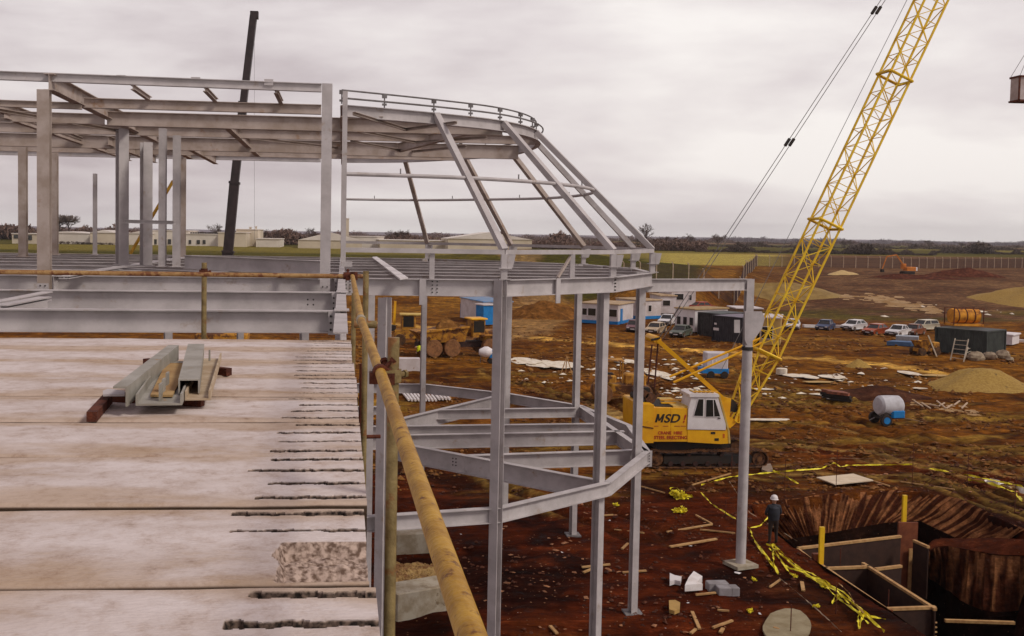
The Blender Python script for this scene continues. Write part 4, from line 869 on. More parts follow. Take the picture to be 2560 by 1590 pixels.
# load hanging from the crane
LT = PY(2549, 190, CF + 1.5); LBm = PY(2549, 252, CF + 1.5); LY = CF + 1.9; lw = 2.3; lh = LT.z - LBm.z
load = T('hanging_skip', 'pale panelled crate hanging from slings at the right edge of the picture', 'skip', (LT.x + lw / 2, LY, LBm.z))
creamp = M_('pale_panel', (.50, .42, .40), (.38, .30, .27), scale=2)
OB('crate_body', MB().box((LT.x + lw / 2, LY, (LT.z + LBm.z) / 2), (lw - .08, .7, lh - .1)), creamp, load)
for z in (LT.z, LBm.z + .03): OB('frame_rail', MB().box((LT.x + lw / 2, LY, z), (lw, .82, .10)), rust, load)
for i in range(4): OB('frame_post', MB().box((LT.x + .03 + i * (lw - .06) / 3, LY - .38, (LT.z + LBm.z) / 2), (.08, .06, lh)), rust, load)
hk = V(LT.x + lw / 2, LY, LT.z + 2.3)
for sx in (-1, 1):
    for sy in (-1, 1): OB('sling', MB().tube(V(hk.x + sx * lw * .49, hk.y + sy * .38, LT.z), hk, .014, n=4), steeld, load)
OB('hook_block', MB().cbox(hk + V(0, 0, .35), (.35, .25, .7), .06), yellow, load); OB('hoist_line', MB().tube(hk + V(0, 0, .6), V(TIPp.x, hk.y, TIPp.z), .016, n=4), steeld, load)
# ------------------------------------------------------------------ telescopic mobile crane far behind the frame
mc = PY(567, 640, 78.0); mg_ = gz(mc.x, mc.y); mcr = T('mobile_crane', 'black telescopic crane boom rising behind the open steel frame', 'crane', (mc.x, mc.y, mg_))
tb = PY(557, 760, 78.0); blk = M_('dark_boom', (.035, .022, .022), (.022, .015, .015), rough=.5)
pts_ = [(557, 760), (570, 632), (586, 460), (608, 262), (634, 40)]; wd = [.42, .36, .31, .26, .20]
for i in range(4):
    a_, b_ = PY(*pts_[i], 78), PY(*pts_[i + 1], 78); OB('boom_stage', MB().sweep([(-wd[i], .35), (wd[i], .35), (wd[i], -.35), (-wd[i], -.35)], a_, b_, up=(0, 1, 0)), blk, mcr)
    if i: OB('stage_collar', MB().sweep([(-wd[i] - .10, .42), (wd[i] + .10, .42), (wd[i] + .10, -.42), (-wd[i] - .10, -.42)], a_, a_.lerp(b_, .03), up=(0, 1, 0)), blk, mcr)
hd = PY(636, 38, 78); OB('boom_head', MB().box(hd, (.62, .5, .55)), blk, mcr)
OB('hoist_line', MB().tube(hd, PY(636, 600, 78), .012, n=4), steeld, mcr)
OB('carrier', MB().cbox((tb.x + 1, 78, mg_ + 1.4), (11, 2.6, 1.2), .1).cbox((tb.x + 5.6, 78, mg_ + 2.2), (1.8, 2.6, 1.6), .1), mach, mcr)
for k in range(4):
    for s_ in (-1, 1): OB('wheel', MB().lathe([(.6, -.2), (.6, .2)], (tb.x - 3.2 + k * 2.6, 78 + s_ * 1.2, mg_ + .6), 'Y', 16), tyre, mcr)
OB('turret', MB().cbox((tb.x, 78, mg_ + 2.8), (4, 2.2, 1.8), .15), mach, mcr)
# ------------------------------------------------------------------ cars
def paint(n, c): return M_('paint_' + n, c, tuple(x * .85 for x in c), rough=.3, spec=.6, scale=1)
def car(label, px, py, rz, pm, kind='hatch', sc_c=1.0):
    p = PG(px, py); o = T('parked_car', label, 'car', (p.x, p.y, p.z), 'cars parked in the yard', rz); o.scale = (sc_c,) * 3
    Lh = 2.0; W = .80
    hoodx, wsx, wst, rft, rfe, tz_ = (.95, .95, .35, .35, -1.15, 1.36) if kind == 'hatch' else (.95, .85, .3, .3, -.75, 1.38) if kind == 'saloon' else (1.1, 1.0, .45, .45, -1.7, 1.40)
    tail = -1.85 if kind == 'hatch' else -1.25 if kind == 'saloon' else -1.95
    prof = [(-2.0, .32), (-2.05, .55), (-2.0, .86), (tail if kind == 'saloon' else -1.95, .93), (wsx, .90), (1.85, .76), (2.03, .60), (2.03, .34), (1.75, .24), (-1.8, .24)]
    mb = MB(); n = len(prof); ys = [(-W, .0), (-W + .07, 1), (W - .07, 1), (W, .0)]; vs = []
    for yy, k in ((-W + .06, .97), (-W, 1.0), (W, 1.0), (W - .06, .97)):
        for x, z in prof: vs.append((x * k, yy, (z - .55) * (1.04 if k < 1 else 1.0 if z < .6 else .93) + .55))
    mb.add(vs, [(r_i * n + i, r_i * n + (i + 1) % n, (r_i + 1) * n + (i + 1) % n, (r_i + 1) * n + i) for r_i in range(3) for i in range(n)] + [tuple(range(n)), tuple(range(4 * n - 1, 3 * n - 1, -1))])
    body = OB('body', mb, pm, o, world=False, smooth=50)
    gh = [(tail + .05, .90), (rfe, tz_ - .04), (rft, tz_ - .04), (wsx - .02, .88)]; mb = MB(); vs = []
    for (x, z), yy in zip(gh, (W - .06, W - .2, W - .2, W - .06)): vs += [(x, -yy, z), (x, yy, z)]
    mb.add(vs, [(0, 2, 4, 6), (7, 5, 3, 1), (0, 1, 3, 2), (4, 5, 7, 6)]); OB('window_glass', mb, glass, o, world=False, smooth=0)
    OB('roof', MB().cbox(((rfe + rft) / 2, 0, tz_ - .01), (rft - rfe + .10, 2 * (W - .19), .07), .03), pm, o, world=False)
    for s_ in (-1, 1):
        for (xa, za), (xb_, zb) in ((gh[0], gh[1]), ((-.35, .9), (-.4, tz_)), (gh[3], gh[2])): 
            OB('pillar', MB().sweep([(-.035, -.035), (.035, -.035), (.035, .035), (-.035, .035)], (xa, s_ * (W - .06), za), (xb_, s_ * (W - .195), zb)), pm, o, world=False)
        for x in (-1.27, 1.27):
            wl = OB('wheel', MB().lathe([(.20, -.09), (.29, -.09), (.30, 0), (.29, .09), (.20, .09)], (x, s_ * (W - .08), .29), 'Y', 16), tyre, o, world=False); OB('hub_cap', MB().lathe([(.17, -.10), (.15, -.11)] if s_ < 0 else [(.17, .10), (.15, .11)], (x, s_ * (W - .08), .29), 'Y', 12), steeld, wl, world=False)
        OB('headlight', MB().box((2.02, s_ * .56, .62), (.04, .30, .15)), M_('lamp_glass', (.7, .7, .66), rough=.2), o, world=False); OB('tail_light', MB().box((-2.03, s_ * .58, .70), (.04, .26, .18)), red, o, world=False)
    OB('grille', MB().box((2.035, 0, .60), (.02, .75, .12)), black, o, world=False); OB('bumper', MB().box((2.04, 0, .42), (.10, 1.5, .16)), black, o, world=False); OB('bumper', MB().box((-2.04, 0, .42), (.10, 1.5, .16)), black, o, world=False)
    OB('number_plate', MB().box((2.10, 0, .44), (.01, .5, .1)), white, o, world=False)
    return o
H = -R(90)
car('dark car with pinkish roof parked by the blue-skirted cabin, leftmost in the yard', 1585, 828, -R(112), paint('maroon', (.18, .08, .09)), 'saloon')
car('cream hatchback parked just right of the second bay column', 1639, 834, -R(124), paint('cream', (.55, .42, .27)), 'hatch')
car('white car parked behind the cream hatchback beside the small white hut', 1668, 812, -R(122), paint('white', (.74, .72, .72)), 'saloon')
car('dark green-grey car parked in front of the small white hut', 1702, 842, -R(126), paint('green', (.12, .14, .11)), 'hatch')
car('red car parked behind the dark containers', 1758, 787, R(20), paint('red', (.42, .06, .03)), 'hatch')
car('white car half hidden behind the crane boom and cream container', 1983, 824, -R(118), paint('white', (.74, .72, .72)), 'saloon')
car('dark blue car parked alone right of the crane boom', 2063, 826, -R(130), paint('navy', (.05, .075, .15)), 'saloon')
car('plain white hatchback parked between the dark blue and the red car', 2135, 826, -R(146), paint('white', (.74, .72, .72)), 'hatch')
car('orange-red hatchback parked in the middle of the right-hand row', 2189, 837, -R(146), paint('orange', (.42, .085, .03)), 'hatch')
car('white estate car with a roof rack beside the blue sheets', 2246, 840, -R(143), paint('white', (.74, .72, .72)), 'saloon')
car('rust-brown car parked in front of the dark green container', 2284, 838, -R(140), paint('brown', (.22, .07, .03)), 'saloon')
car('cream van parked behind the dark green container', 2310, 826, R(200), paint('cream2', (.62, .58, .45)), 'van')
# ------------------------------------------------------------------ site cabins and containers
def cabin(name, label, cat, pa, pb, depth, h, wallm, roofm, group=None, skirt=None, wins=(), doors=(), corr=False, swins=(), sdoor=None, trim=None):
    """front wall from pixel pa to pixel pb (both on the ground), box goes back by depth"""
    a_, b_ = PG(*pa), PG(*pb); z0 = min(a_.z, b_.z); a_.z = b_.z = z0; d = (b_ - a_); ln = d.length; ang = math.atan2(d.y, d.x)
    o = T(name, label, cat, (a_.x, a_.y, z0), group, ang); K = dict(world=False)
    if corr:
        for (c, s, ax_) in (((ln / 2, 0), ln, 0), ((ln / 2, depth), ln, 0), ((0, depth / 2), depth, 1), ((ln, depth / 2), depth, 1)):
            m = max(6, int(s / .28)); mb = MB(); vs = []
            for i in range(m * 4 + 1):
                t = -s / 2 + s * i / (m * 4); w = [0, .04, .04, 0][i % 4]; sg = -1 if (c[1] == 0 if ax_ == 0 else c[0] == 0) else 1
                x, y = (c[0] + t, c[1] - sg * w) if ax_ == 0 else (c[0] - sg * w, c[1] + t); vs += [(x, y, .12), (x, y, h - .05)]
            mb.add(vs, [(2 * i, 2 * i + 2, 2 * i + 3, 2 * i + 1) for i in range(m * 4)]); OB('wall', mb, wallm, o, smooth=0, **K)
        for x in (0, ln):
            for y in (0, depth): OB('corner_post', MB().box((x, y, h / 2), (.16, .16, h)), trim or wallm, o, **K)
        for z in (.08, h - .07): OB('frame_rail', MB().box((ln / 2, 0, z), (ln - .1, .13, .16)).box((ln / 2, depth, z), (ln - .1, .13, .16)).box((0, depth / 2, z), (.13, depth - .1, .16)).box((ln, depth / 2, z), (.13, depth - .1, .16)), trim or wallm, o, **K)
        OB('roof', MB().box((ln / 2, depth / 2, h - .02), (ln - .06, depth - .06, .06)), roofm, o, **K)
    else:
        OB('wall', MB().box((ln / 2, depth / 2, h / 2 + .1), (ln, depth, h - .2)), wallm, o, **K)
        OB('roof', MB().cbox((ln / 2, depth / 2, h + .07), (ln + .3, depth + .3, .16), .04), roofm, o, **K)
    if skirt: OB('skirt', MB().box((ln / 2, -.012, .30), (ln + .02, .03, .42)).box((ln + .012, depth / 2, .3), (.03, depth, .42)).box((-.012, depth / 2, .3), (.03, depth, .42)), skirt, o, **K)
    def win(u, z, w, hh, side=0):
        c = (ln * u, -.02, z) if side == 0 else (ln + .02 if side == 1 else -.02, depth * u, z); dd = (w, .05, hh) if side == 0 else (.05, w, hh); e = (w - .14, .06, hh - .14) if side == 0 else (.06, w - .14, hh - .14)
        f = OB('window_frame', MB().box(c, dd), white, o, **K); OB('pane', MB().box((c[0] + (.008 if side == 1 else -.008 if side == 2 else 0), c[1] - (.008 if side == 0 else 0), z), e), glass, f, world=False)
    for w in wins: win(*w)
    for w in swins: win(*w)
    for u, w, side, m in doors:
        c = (ln * u, -.03, 1.12) if side == 0 else (ln + .03 if side == 1 else -.03, depth * u, 1.12); OB('door', MB().box(c, (w, .05, 2.0) if side == 0 else (.05, w, 2.0)), m, o, **K)
    return o
roofc = M_('cabin_roof', (.46, .34, .20), (.34, .22, .12), scale=2); cg_ = 'site cabins and huts'
cabin('site_cabin', 'long white site cabin with blue skirt and dark windows behind the bay columns', 'cabin', (1452, 808), (1544, 812), 6.5, 2.7, cabw, roofc, cg_, blue, wins=[(.10, 1.6, .75, 1.0), (.30, 1.6, 1.2, 1.1), (.62, 1.6, .9, 1.0), (.86, 1.6, 1.3, 1.1)], doors=[(.22, .85, 1, blue)])
cabin('site_cabin', 'pale cabin end with a narrow window right of the long blue-skirted cabin', 'cabin', (1600, 800), (1652, 797), 5, 2.7, cabw, roofc, cg_, blue, wins=[(.45, 1.6, .7, 1.0)])
cabin('site_cabin', 'whitish cabin with a square window in the middle of the cabin row', 'cabin', (1650, 790), (1690, 788), 5, 2.7, cabw, roofc, cg_, None, wins=[(.38, 1.7, 1.2, .9)])
cabin('site_cabin', 'white cabin at the right end of the cabin row with two dark windows', 'cabin', (1678, 780), (1738, 783), 6, 2.9, cabw, cabw, cg_, None, wins=[(.30, 1.9, 1.5, 1.0), (.78, 1.8, .5, .9)])
cabin('site_cabin', 'pale cabin with a bright blue door behind the articulated dump truck', 'cabin', (1151, 796), (1208, 812), 4, 2.9, cabw, M_('blue_roof', (.10, .22, .42), (.25, .30, .36), scale=1), cg_, None, doors=[(.0, .01, 0, blue)])
p = PG(1207, 812); q = PG(1236, 804); mb = MB()
cabin('shelter', 'small bright blue cubicle at the end of the pale cabin', 'cubicle', (1208, 816), (1235, 815), 1.6, 2.7, blue, cabw, None)
cabin('site_hut', 'small white hut with three dark windows behind the dark green car', 'hut', (1687, 828), (1736, 834), 6, 2.9, white, M_('hut_roof', (.40, .28, .12), (.28, .17, .07)), cg_, None, wins=[(.20, 1.45, .72, 1.1), (.52, 1.45, .72, 1.1), (.84, 1.45, .72, 1.1)])
dk = M_('container_black', (.030, .028, .034), (.018, .016, .022), rough=.5); dg_ = M_('container_dark_green', (.042, .052, .046), (.026, .032, .030), rough=.55, scale=1)
cabin('shipping_container', 'dark green-black container between the white hut and the black container', 'container', (1745, 838), (1798, 842), 5, 2.8, M_('container_grey', (.055, .048, .045), (.03, .028, .026)), dg_, 'containers on the site', corr=True)
c = cabin('shipping_container', 'black container with two small white notices left of the round column', 'container', (1781, 853), (1853, 858), 5, 3.0, dk, M_('mauve_roof', (.22, .19, .23), (.15, .13, .16)), 'containers on the site', corr=True)
OB('notice', MB().box((.40, -.06, 2.05), (.32, .02, .22)), white, c, world=False); OB('notice', MB().box((.5, -.06, 1.45), (.75, .02, .3)), white, c, world=False)
cabin('shelter', 'low shed with a pale roof behind the black container', 'shed', (1840, 812), (1905, 812), 4, 2.2, M_('shed_wall', (.2, .12, .06)), cabw, None)
cr_ = M_('cream_yellow', (.52, .36, .13), (.40, .25, .07), scale=1)
cabin('shipping_container', 'cream-yellow container with a dark opening behind the crane boom', 'container', (1898, 862), (1950, 868), 5, 3.1, cr_, cabw, 'containers on the site', wins=[(.35, 1.5, 1.3, 1.4)])
c = cabin('shipping_container', 'dark green container carrying the orange tank, with ladders leaning on it', 'container', (2338, 880), (2465, 890), 4.2, 2.55, dg_, dg_, 'containers on the site', corr=True)
cabin('storage_box', 'low white box on the ground right of the dark green container', 'box', (2470, 862), (2530, 865), 3.0, 1.25, white, white, None)
def on_ground(px, py): p = PG(px, py); return p, p.z
# orange tank on the container
q = c.matrix_basis if False else None
tk = M_('orange_tank', (.66, .28, .014), (.46, .17, .012), scale=2, c3=(.16, .05, .01), s3=2, t3=.58)
TY = c.location.y + 2.2; tc_ = PY(2408, 838, TY); tz0 = c.location.z + 2.56
tank = T('fuel_tank', 'orange horizontal cylindrical tank in a rusty cradle on top of the dark green container', 'tank', (tc_.x, TY, tz0))
OB('barrel', MB().lathe([(.5, -1.55), (.75, -1.48), (.80, -1.3), (.80, 1.3), (.75, 1.48), (.5, 1.55)], (tc_.x, TY, tz0 + 1.05), 'X', 22), tk, tank)
for x in (-1.0, -.1, .8): OB('band', MB().lathe([(.83, -.06), (.83, .06)], (tc_.x + x, TY, tz0 + 1.05), 'X', 22), rust, tank)
OB('cradle', MB().box((tc_.x, TY, tz0 + .12), (3.3, 1.9, .2)), tk, tank)
for x in (-1.65, 1.65):
    for y in (-.85, .85): OB('cradle_post', MB().box((tc_.x + x, TY + y, tz0 + 1.0), (.08, .08, 1.8)), rust, tank)
for y in (-.85, .85): OB('cradle_rail', MB().box((tc_.x, TY + y, tz0 + 1.88), (3.4, .07, .07)), rust, tank)
def ladder(label, a0, a1, b0, b1, n, name='ladder'):          # feet a0,b0 (ground pixels); heads at pixels a1,b1 a little further back
    pa, pb = PG(*a0), PG(*b0); qa, qb = PY(a1[0], a1[1], pa.y + .9), PY(b1[0], b1[1], pb.y + .9)
    o = T(name, label, 'ladder', tuple(pa), 'ladders against the dark green container'); lm = M_('aluminium', (.48, .42, .32), (.36, .30, .22))
    for s_, t_ in ((pa, qa), (pb, qb)): OB('rail', MB().sweep([(-.045, -.045), (.045, -.045), (.045, .045), (-.045, .045)], s_, t_), lm, o)
    for i in range(n): t = (i + .6) / n; OB('rung', MB().tube(pa.lerp(qa, t), pb.lerp(qb, t), .035, n=5), lm, o)
ladder('wide pale ladder leaning on the dark green container', (2376, 900), (2388, 846), (2409, 905), (2421, 848), 5)
ladder('short stepladder half beside the wide ladder', (2412, 898), (2420, 868), (2436, 886), (2428, 868), 3)
p, z = on_ground(2342, 892); OB('plank', MB().tube(p, PY(2320, 838, p.y + .6), .07, n=4), M_('aluminium', (.48, .42, .32)), None, 'thin pale pole leaning on the left part of the dark green container', cat='pole')
# small dumper, boulders, blue sheets, timber baulks
def wheelset(o, pts, r, w, m=tyre):
    for x, y in pts: OB('wheel', MB().lathe([(r * .55, -w / 2), (r * .95, -w / 2), (r, 0), (r * .95, w / 2), (r * .55, w / 2)], (x, y, r), 'Y', 16), m, o, world=False)
p, z = on_ground(2306, 888); d_ = T('site_dumper', 'small muddy yellow dumper parked left of the dark green container', 'dumper', tuple(p), None, .2)
OB('skip_bucket', MB().add([(-.9, -.7, 1.5), (.5, -.7, 1.5), (.5, .7, 1.5), (-.9, .7, 1.5), (-.5, -.45, .7), (.3, -.45, .7), (.3, .45, .7), (-.5, .45, .7)], [(0, 1, 5, 4), (1, 2, 6, 5), (2, 3, 7, 6), (3, 0, 4, 7), (4, 5, 6, 7)]), mach, d_, world=False)
OB('chassis', MB().cbox((.3, 0, .6), (2.4, .8, .35), .05).cbox((1.3, 0, 1.0), (.9, .9, .7), .08), mach, d_, world=False); wheelset(d_, [(-.6, -.6), (-.6, .6), (1.2, -.6), (1.2, .6)], .42, .3)
def rock(c, r, seed, mb):
    rg = np.random.RandomState(seed); vs = []; fs = []; n, m = 9, 6
    for j in range(m + 1):
        for i in range(n):
            th, ph = 2 * math.pi * i / n, math.pi * j / m; k = r * (.75 + .45 * rg.rand()); vs.append((c[0] + k * math.sin(ph) * math.cos(th), c[1] + k * math.sin(ph) * math.sin(th), c[2] + .7 * k * math.cos(ph)))
    for j in range(m):
        for i in range(n): fs.append((j * n + i, j * n + (i + 1) % n, (j + 1) * n + (i + 1) % n, (j + 1) * n + i))
    return mb.add(vs, fs)
stone = M_('boulder', (.34, .27, .18), (.20, .14, .09), scale=3)
for i, (px, py, r, l) in enumerate(((2440, 900, .8, 'brown'), (2476, 898, .7, 'pale'), (2506, 894, .75, 'greyish'), (2525, 905, .4, 'small pale'))):
    p, z = on_ground(px, py); OB('boulder', rock((0, 0, .25), r, i, MB()), stone, None, l + ' boulder lying before the dark green container, number %s from its ladders' % ['first', 'second', 'third', 'fourth'][i], cat='boulder', group='boulders', loc=None).location = p
for i, (x0, x1, y, c_, l) in enumerate(((2225, 2285, 862, (.08, .16, .30), 'flat blue sheets stacked on the ground behind the row of cars'), (2240, 2296, 852, (.35, .38, .42), 'grey-white sheets stacked just behind the blue ones'))):
    a_, b_ = PG(x0, y), PG(x1, y + 3); OB('sheet_stack', MB().sweep([(-.9, 0), (.9, 0), (.9, .45 + .2 * i), (-.9, .45 + .2 * i)], a_, b_), M_('sheet%d' % i, c_), None, l, cat='sheet stack')
for i, (x0, y0, x1, y1, l) in enumerate(((2008, 818, 2043, 819, 'pale kerb beam lying left of the dark blue car'), (2087, 819, 2105, 820, 'pale kerb beam lying between the dark blue and the white car'), (2535, 855, 2575, 858, 'pale beam lying at the right edge behind the white box'))):
    a_, b_ = PG(x0, y0), PG(x1, y1); OB('kerb_beam', MB().sweep([(-.3, 0), (.3, 0), (.3, .35), (-.3, .35)], a_, b_), sheet, None, l, cat='beam', group='pale kerb beams')
# heaps
def heap(name, label, px, py, rx, ry, h, mat, seed=1, kind=None, n=40):
    p = PG(px, py); c = V(p.x, p.y + ry, p.z); mb = MB(); rings = 12; vs = []
    for j in range(rings + 1):
        t = j / rings
        for i in range(n):
            a_ = 2 * math.pi * i / n; wob = 1 + .28 * (float(fbm(np.array(math.cos(a_) * 1.3 + seed * 5), np.array(math.sin(a_) * 1.3 + seed), 3)) - .5) * 2
            x, y = c.x + rx * t * math.cos(a_) * wob, c.y + ry * t * math.sin(a_) * wob
            hh = h * max(0, (1 - t ** 1.35)) * (.82 + .36 * float(fbm(np.array(x * .7 + seed), np.array(y * .7), 4))); vs.append((x, y, gz(x, y) - .08 + hh))
    mb.add(vs, [(j * n + i, j * n + (i + 1) % n, (j + 1) * n + (i + 1) % n, (j + 1) * n + i) for j in range(rings) for i in range(n)])
    o = OB(name, mb, mat, None, label, kind=kind, smooth=60)
    if not kind: o['category'] = 'heap'
    return o
sand = M_('sand', (.36, .23, .055), (.27, .16, .034), scale=6, rough=1, bump=.15, bs=6, c3=(.16,.10,.03), s3=2.2, t3=.6)
heap('sand_heap', 'large greenish-tan sand heap at the right edge below the dark green container', 2516, 984, 4.9, 3.4, 1.65, sand, 3)
heap('sand_heap', 'small pointed sand heap beside the pale haul track', 2160, 921, 1.3, 1.0, .8, sand, 5)
heap('soil_heap', 'brown soil heap left of the long white cabin', 1380, 800, 6, 5, 2.4, soilmat('heap_soil', False, (.20, .085, .022)), 7)
heap('soil_heap', 'dark spoil bank between the tyre tracks and the timber bundle', 2235, 1010, 5, 2.5, .8, soilmat('dark_spoil', False, (.075, .03, .018)), 9)
heap('sand_heap', 'wide olive-tan mound high on the bank at the right edge', 2690, 775, 11, 9, 3.2, sand, 11)
heap('soil_heap', 'mustard mound on the bank behind the top of the round column', 2010, 752, 9, 8, 2.2, M_('olive_earth', (.28, .18, .045), (.20, .12, .028), scale=.6), 13)
heap('soil_heap', 'small cream mound by the far fence left of the excavator', 2118, 688, 3.5, 2, .9, M_('cream_earth', (.55, .38, .16)), 15)
for i, (px, py, rx, h) in enumerate(((2440, 693, 9, 1.9), (2275, 697, 7, .8), (2340, 699, 10, .7))):
    heap('soil_heap', ['dark peaked spoil heap right of the far orange excavator', 'low dark spoil ridge just under the far orange excavator', 'low spoil ridge between the far excavator and the dark peaked heap'][i], px, py, rx, 3, h, soilmat('far_spoil%d' % i, False, (.10, .035, .022)), 20 + i)
# ------------------------------------------------------------------ plant and machines
def machine_person(o, x, y, z, jm): pass
# articulated dump truck
p, z = on_ground(1122, 888); dt = T('dump_truck', 'muddy orange-yellow articulated dump truck with a loaded body facing right', 'dump truck', tuple(p), None, R(14)); dt.scale = (1.14,) * 3; K = dict(world=False)
s_ = 1.0
OB('dump_body', MB().add([(-3.2, -1.3, 2.1), (1.3, -1.3, 2.5), (1.3, 1.3, 2.5), (-3.2, 1.3, 2.1), (-2.3, -1.1, 1.2), (1.0, -1.1, 1.25), (1.0, 1.1, 1.25), (-2.3, 1.1, 1.2)], [(0, 1, 5, 4), (1, 2, 6, 5), (2, 3, 7, 6), (3, 0, 4, 7), (4, 5, 6, 7), (0, 3, 2, 1)]), mach, dt, **K)
OB('body_rim', MB().sweep([(-.08, -.08), (.08, -.08), (.08, .08), (-.08, .08)], (-3.2, -1.33, 2.1), (1.3, -1.33, 2.5)), mach, dt, **K)
mb = MB(); rock((-.2, 0, 2.3), 1.15, 5, mb); OB('load', mb, soilmat('load_soil', False, (.22, .10, .03)), dt, **K)
OB('chassis', MB().box((-.6, 0, .95), (4.6, .9, .45)).box((2.6, 0, .95), (1.8, .9, .5)), trackd, dt, **K)
cb = OB('cab', MB().cbox((2.35, -.1, 2.3), (1.2, 1.5, 1.5), .08), mach, dt, **K); OB('cab_roof', MB().cbox((2.35, -.1, 3.1), (1.5, 1.7, .12), .04), yellow, dt, **K)
OB('window', MB().box((2.35, -.87, 2.45), (.95, .03, .95)), glass, cb, **K); OB('window', MB().box((2.97, -.1, 2.45), (.03, 1.2, .85)), glass, cb, **K)
OB('bonnet', MB().cbox((3.7, 0, 1.6), (1.7, 1.6, 1.0), .12), mach, dt, **K); OB('mudguard', MB().cbox((3.2, -1.0, 1.75), (1.5, .5, .12), .04), mach, dt, **K)
wheelset(dt, [(-1.75, -1.1), (-1.75, 1.1), (-.15, -1.1), (-.15, 1.1), (3.25, -1.1), (3.25, 1.1)], .74, .55, M_('clay_tyre', (.26, .115, .04), (.14, .06, .022), scale=4))
# backhoe / wheeled loader near the crane
p, z = on_ground(1548, 1004); bh = T('wheel_loader', 'muddy yellow wheeled loader with open seat behind the curved bay columns', 'loader', tuple(p), None, R(-8))
OB('chassis', MB().cbox((0, 0, 1.0), (3.6, 1.1, .55), .06), mach, bh, **K); OB('bonnet', MB().cbox((1.0, 0, 1.65), (1.5, 1.0, .75), .1), mach, bh, **K)
OB('mudguard', MB().cbox((-.95, -.75, 1.7), (1.2, .4, .5), .1), mach, bh, **K); OB('mudguard', MB().cbox((-.95, .75, 1.7), (1.2, .4, .5), .1), mach, bh, **K); OB('seat', MB().cbox((-.7, 0, 1.75), (.5, .6, .5), .06).cbox((-.95, 0, 2.1), (.15, .6, .5), .04), black, bh, **K)
for x, y in ((-1.2, -.6), (-1.2, .6), (.1, -.6), (.1, .6)): OB('roll_bar', MB().tube((x, y, 1.4), (x, y, 2.9), .05), mach, bh, **K)
OB('canopy', MB().cbox((-.55, 0, 2.93), (1.5, 1.4, .1), .03), mach, bh, **K)
wheelset(bh, [(-1.25, -.95), (-1.25, .95), (1.5, -.95), (1.5, .95)], .68, .42, M_('clay_tyre', (.26, .115, .04)))
OB('bucket', MB().add([(2.3, -1.1, .3), (2.3, 1.1, .3), (3.1, -1.1, .2), (3.1, 1.1, .2), (2.3, -1.1, 1.1), (2.3, 1.1, 1.1)], [(0, 1, 3, 2), (0, 4, 5, 1), (0, 2, 4), (1, 5, 3)]), trackm, bh, **K); OB('lift_arm', MB().tube((.8, -.7, 1.5), (2.4, -.7, .7), .09, n=4).tube((.8, .7, 1.5), (2.4, .7, .7), .09, n=4), mach, bh, **K)
# machine left of the dump truck
p, z = on_ground(1022, 862); ex = T('backhoe_loader', 'orange-brown loader with a raised yellow arm partly hidden by the scaffold uprights', 'loader', tuple(p), None, 0)
OB('chassis', MB().cbox((.2, 0, 1.2), (3.6, 1.4, .9), .1), mach, ex, **K); c_ = OB('cab', MB().cbox((-.1, 0, 2.4), (1.5, 1.4, 1.6), .1), mach, ex, **K); OB('window', MB().box((-.1, -.72, 2.5), (1.1, .03, 1.1)), glass, c_, **K); OB('cab_roof', MB().cbox((.3, 0, 3.25), (2.6, 1.6, .14), .04), M_('pale_yellow', (.62, .45, .13)), ex, **K)
OB('raised_arm', MB().sweep([(-.14, -.12), (.14, -.12), (.14, .12), (-.14, .12)], (-1.6, 0, 1.4), (-1.5, 0, 4.6)), yellow, ex, **K); OB('bucket', MB().cbox((-1.75, 0, 1.8), (.7, 1.0, .6), .08), black, ex, **K)
wheelset(ex, [(-1.0, -.9), (-1.0, .9), (1.3, -.9), (1.3, .9)], .62, .4)
# far orange excavator
p, z = on_ground(2268, 686); fe = T('excavator', 'tiny orange excavator working before the long fence on the far bank', 'excavator', tuple(p), None, R(180)); fe.scale = (.78, .78, .78); om = M_('excavator_orange', (.60, .20, .03), (.45, .14, .02))
OB('track', MB().cbox((0, -.9, .4), (3.4, .5, .8), .15), black, fe, **K); OB('track', MB().cbox((0, .9, .4), (3.4, .5, .8), .15), black, fe, **K); OB('house', MB().cbox((-.6, 0, 1.5), (2.8, 2.2, 1.1), .12), om, fe, **K); OB('counterweight', MB().cbox((-2.1, 0, 1.5), (.6, 2.2, 1.0), .1), white, fe, **K)
c_ = OB('cab', MB().cbox((.9, -.5, 2.2), (1.2, 1.0, 1.5), .1), om, fe, **K); OB('window', MB().box((.9, -1.01, 2.4), (.9, .03, .8)), glass, c_, **K)
OB('boom', MB().tube((.6, 0, 1.8), (3.4, 0, 5.4), .22, n=4).tube((3.4, 0, 5.4), (6.2, 0, 4.9), .2, n=4), om, fe, **K); OB('arm', MB().tube((6.2, 0, 4.9), (7.4, 0, 1.4), .16, n=4), om, fe, **K); OB('bucket', MB().cbox((7.4, 0, .9), (.9, .9, .9), .15), black, fe, **K)
# blue compressor with white canopy
p, z = on_ground(1792, 946); cp = T('compressor', 'towed compressor with white canopy on a bright blue chassis behind the crane cab', 'compressor', tuple(p), None, R(-6))
OB('canopy', MB().cbox((0, .6, 1.45), (1.75, 1.3, 1.3), .06), M_('pale_grey', (.58, .55, .58), (.5, .46, .48)), cp, **K); OB('chassis', MB().cbox((-.15, .6, .62), (2.2, 1.35, .42), .05), blue, cp, **K)
for x in (-.4, -.1): OB('label_plate', MB().box((x, -.06, 1.35), (.12, .02, .32)), white, cp, **K)
for x in (-.5, .6): OB('wheel', MB().lathe([(.3, -.1), (.3, .1)], (x, 0, .3), 'Y', 14), black, cp, **K)
OB('tow_bar', MB().tube((-1.1, .6, .5), (-2.1, .6, .3), .05), steeld, cp, **K)
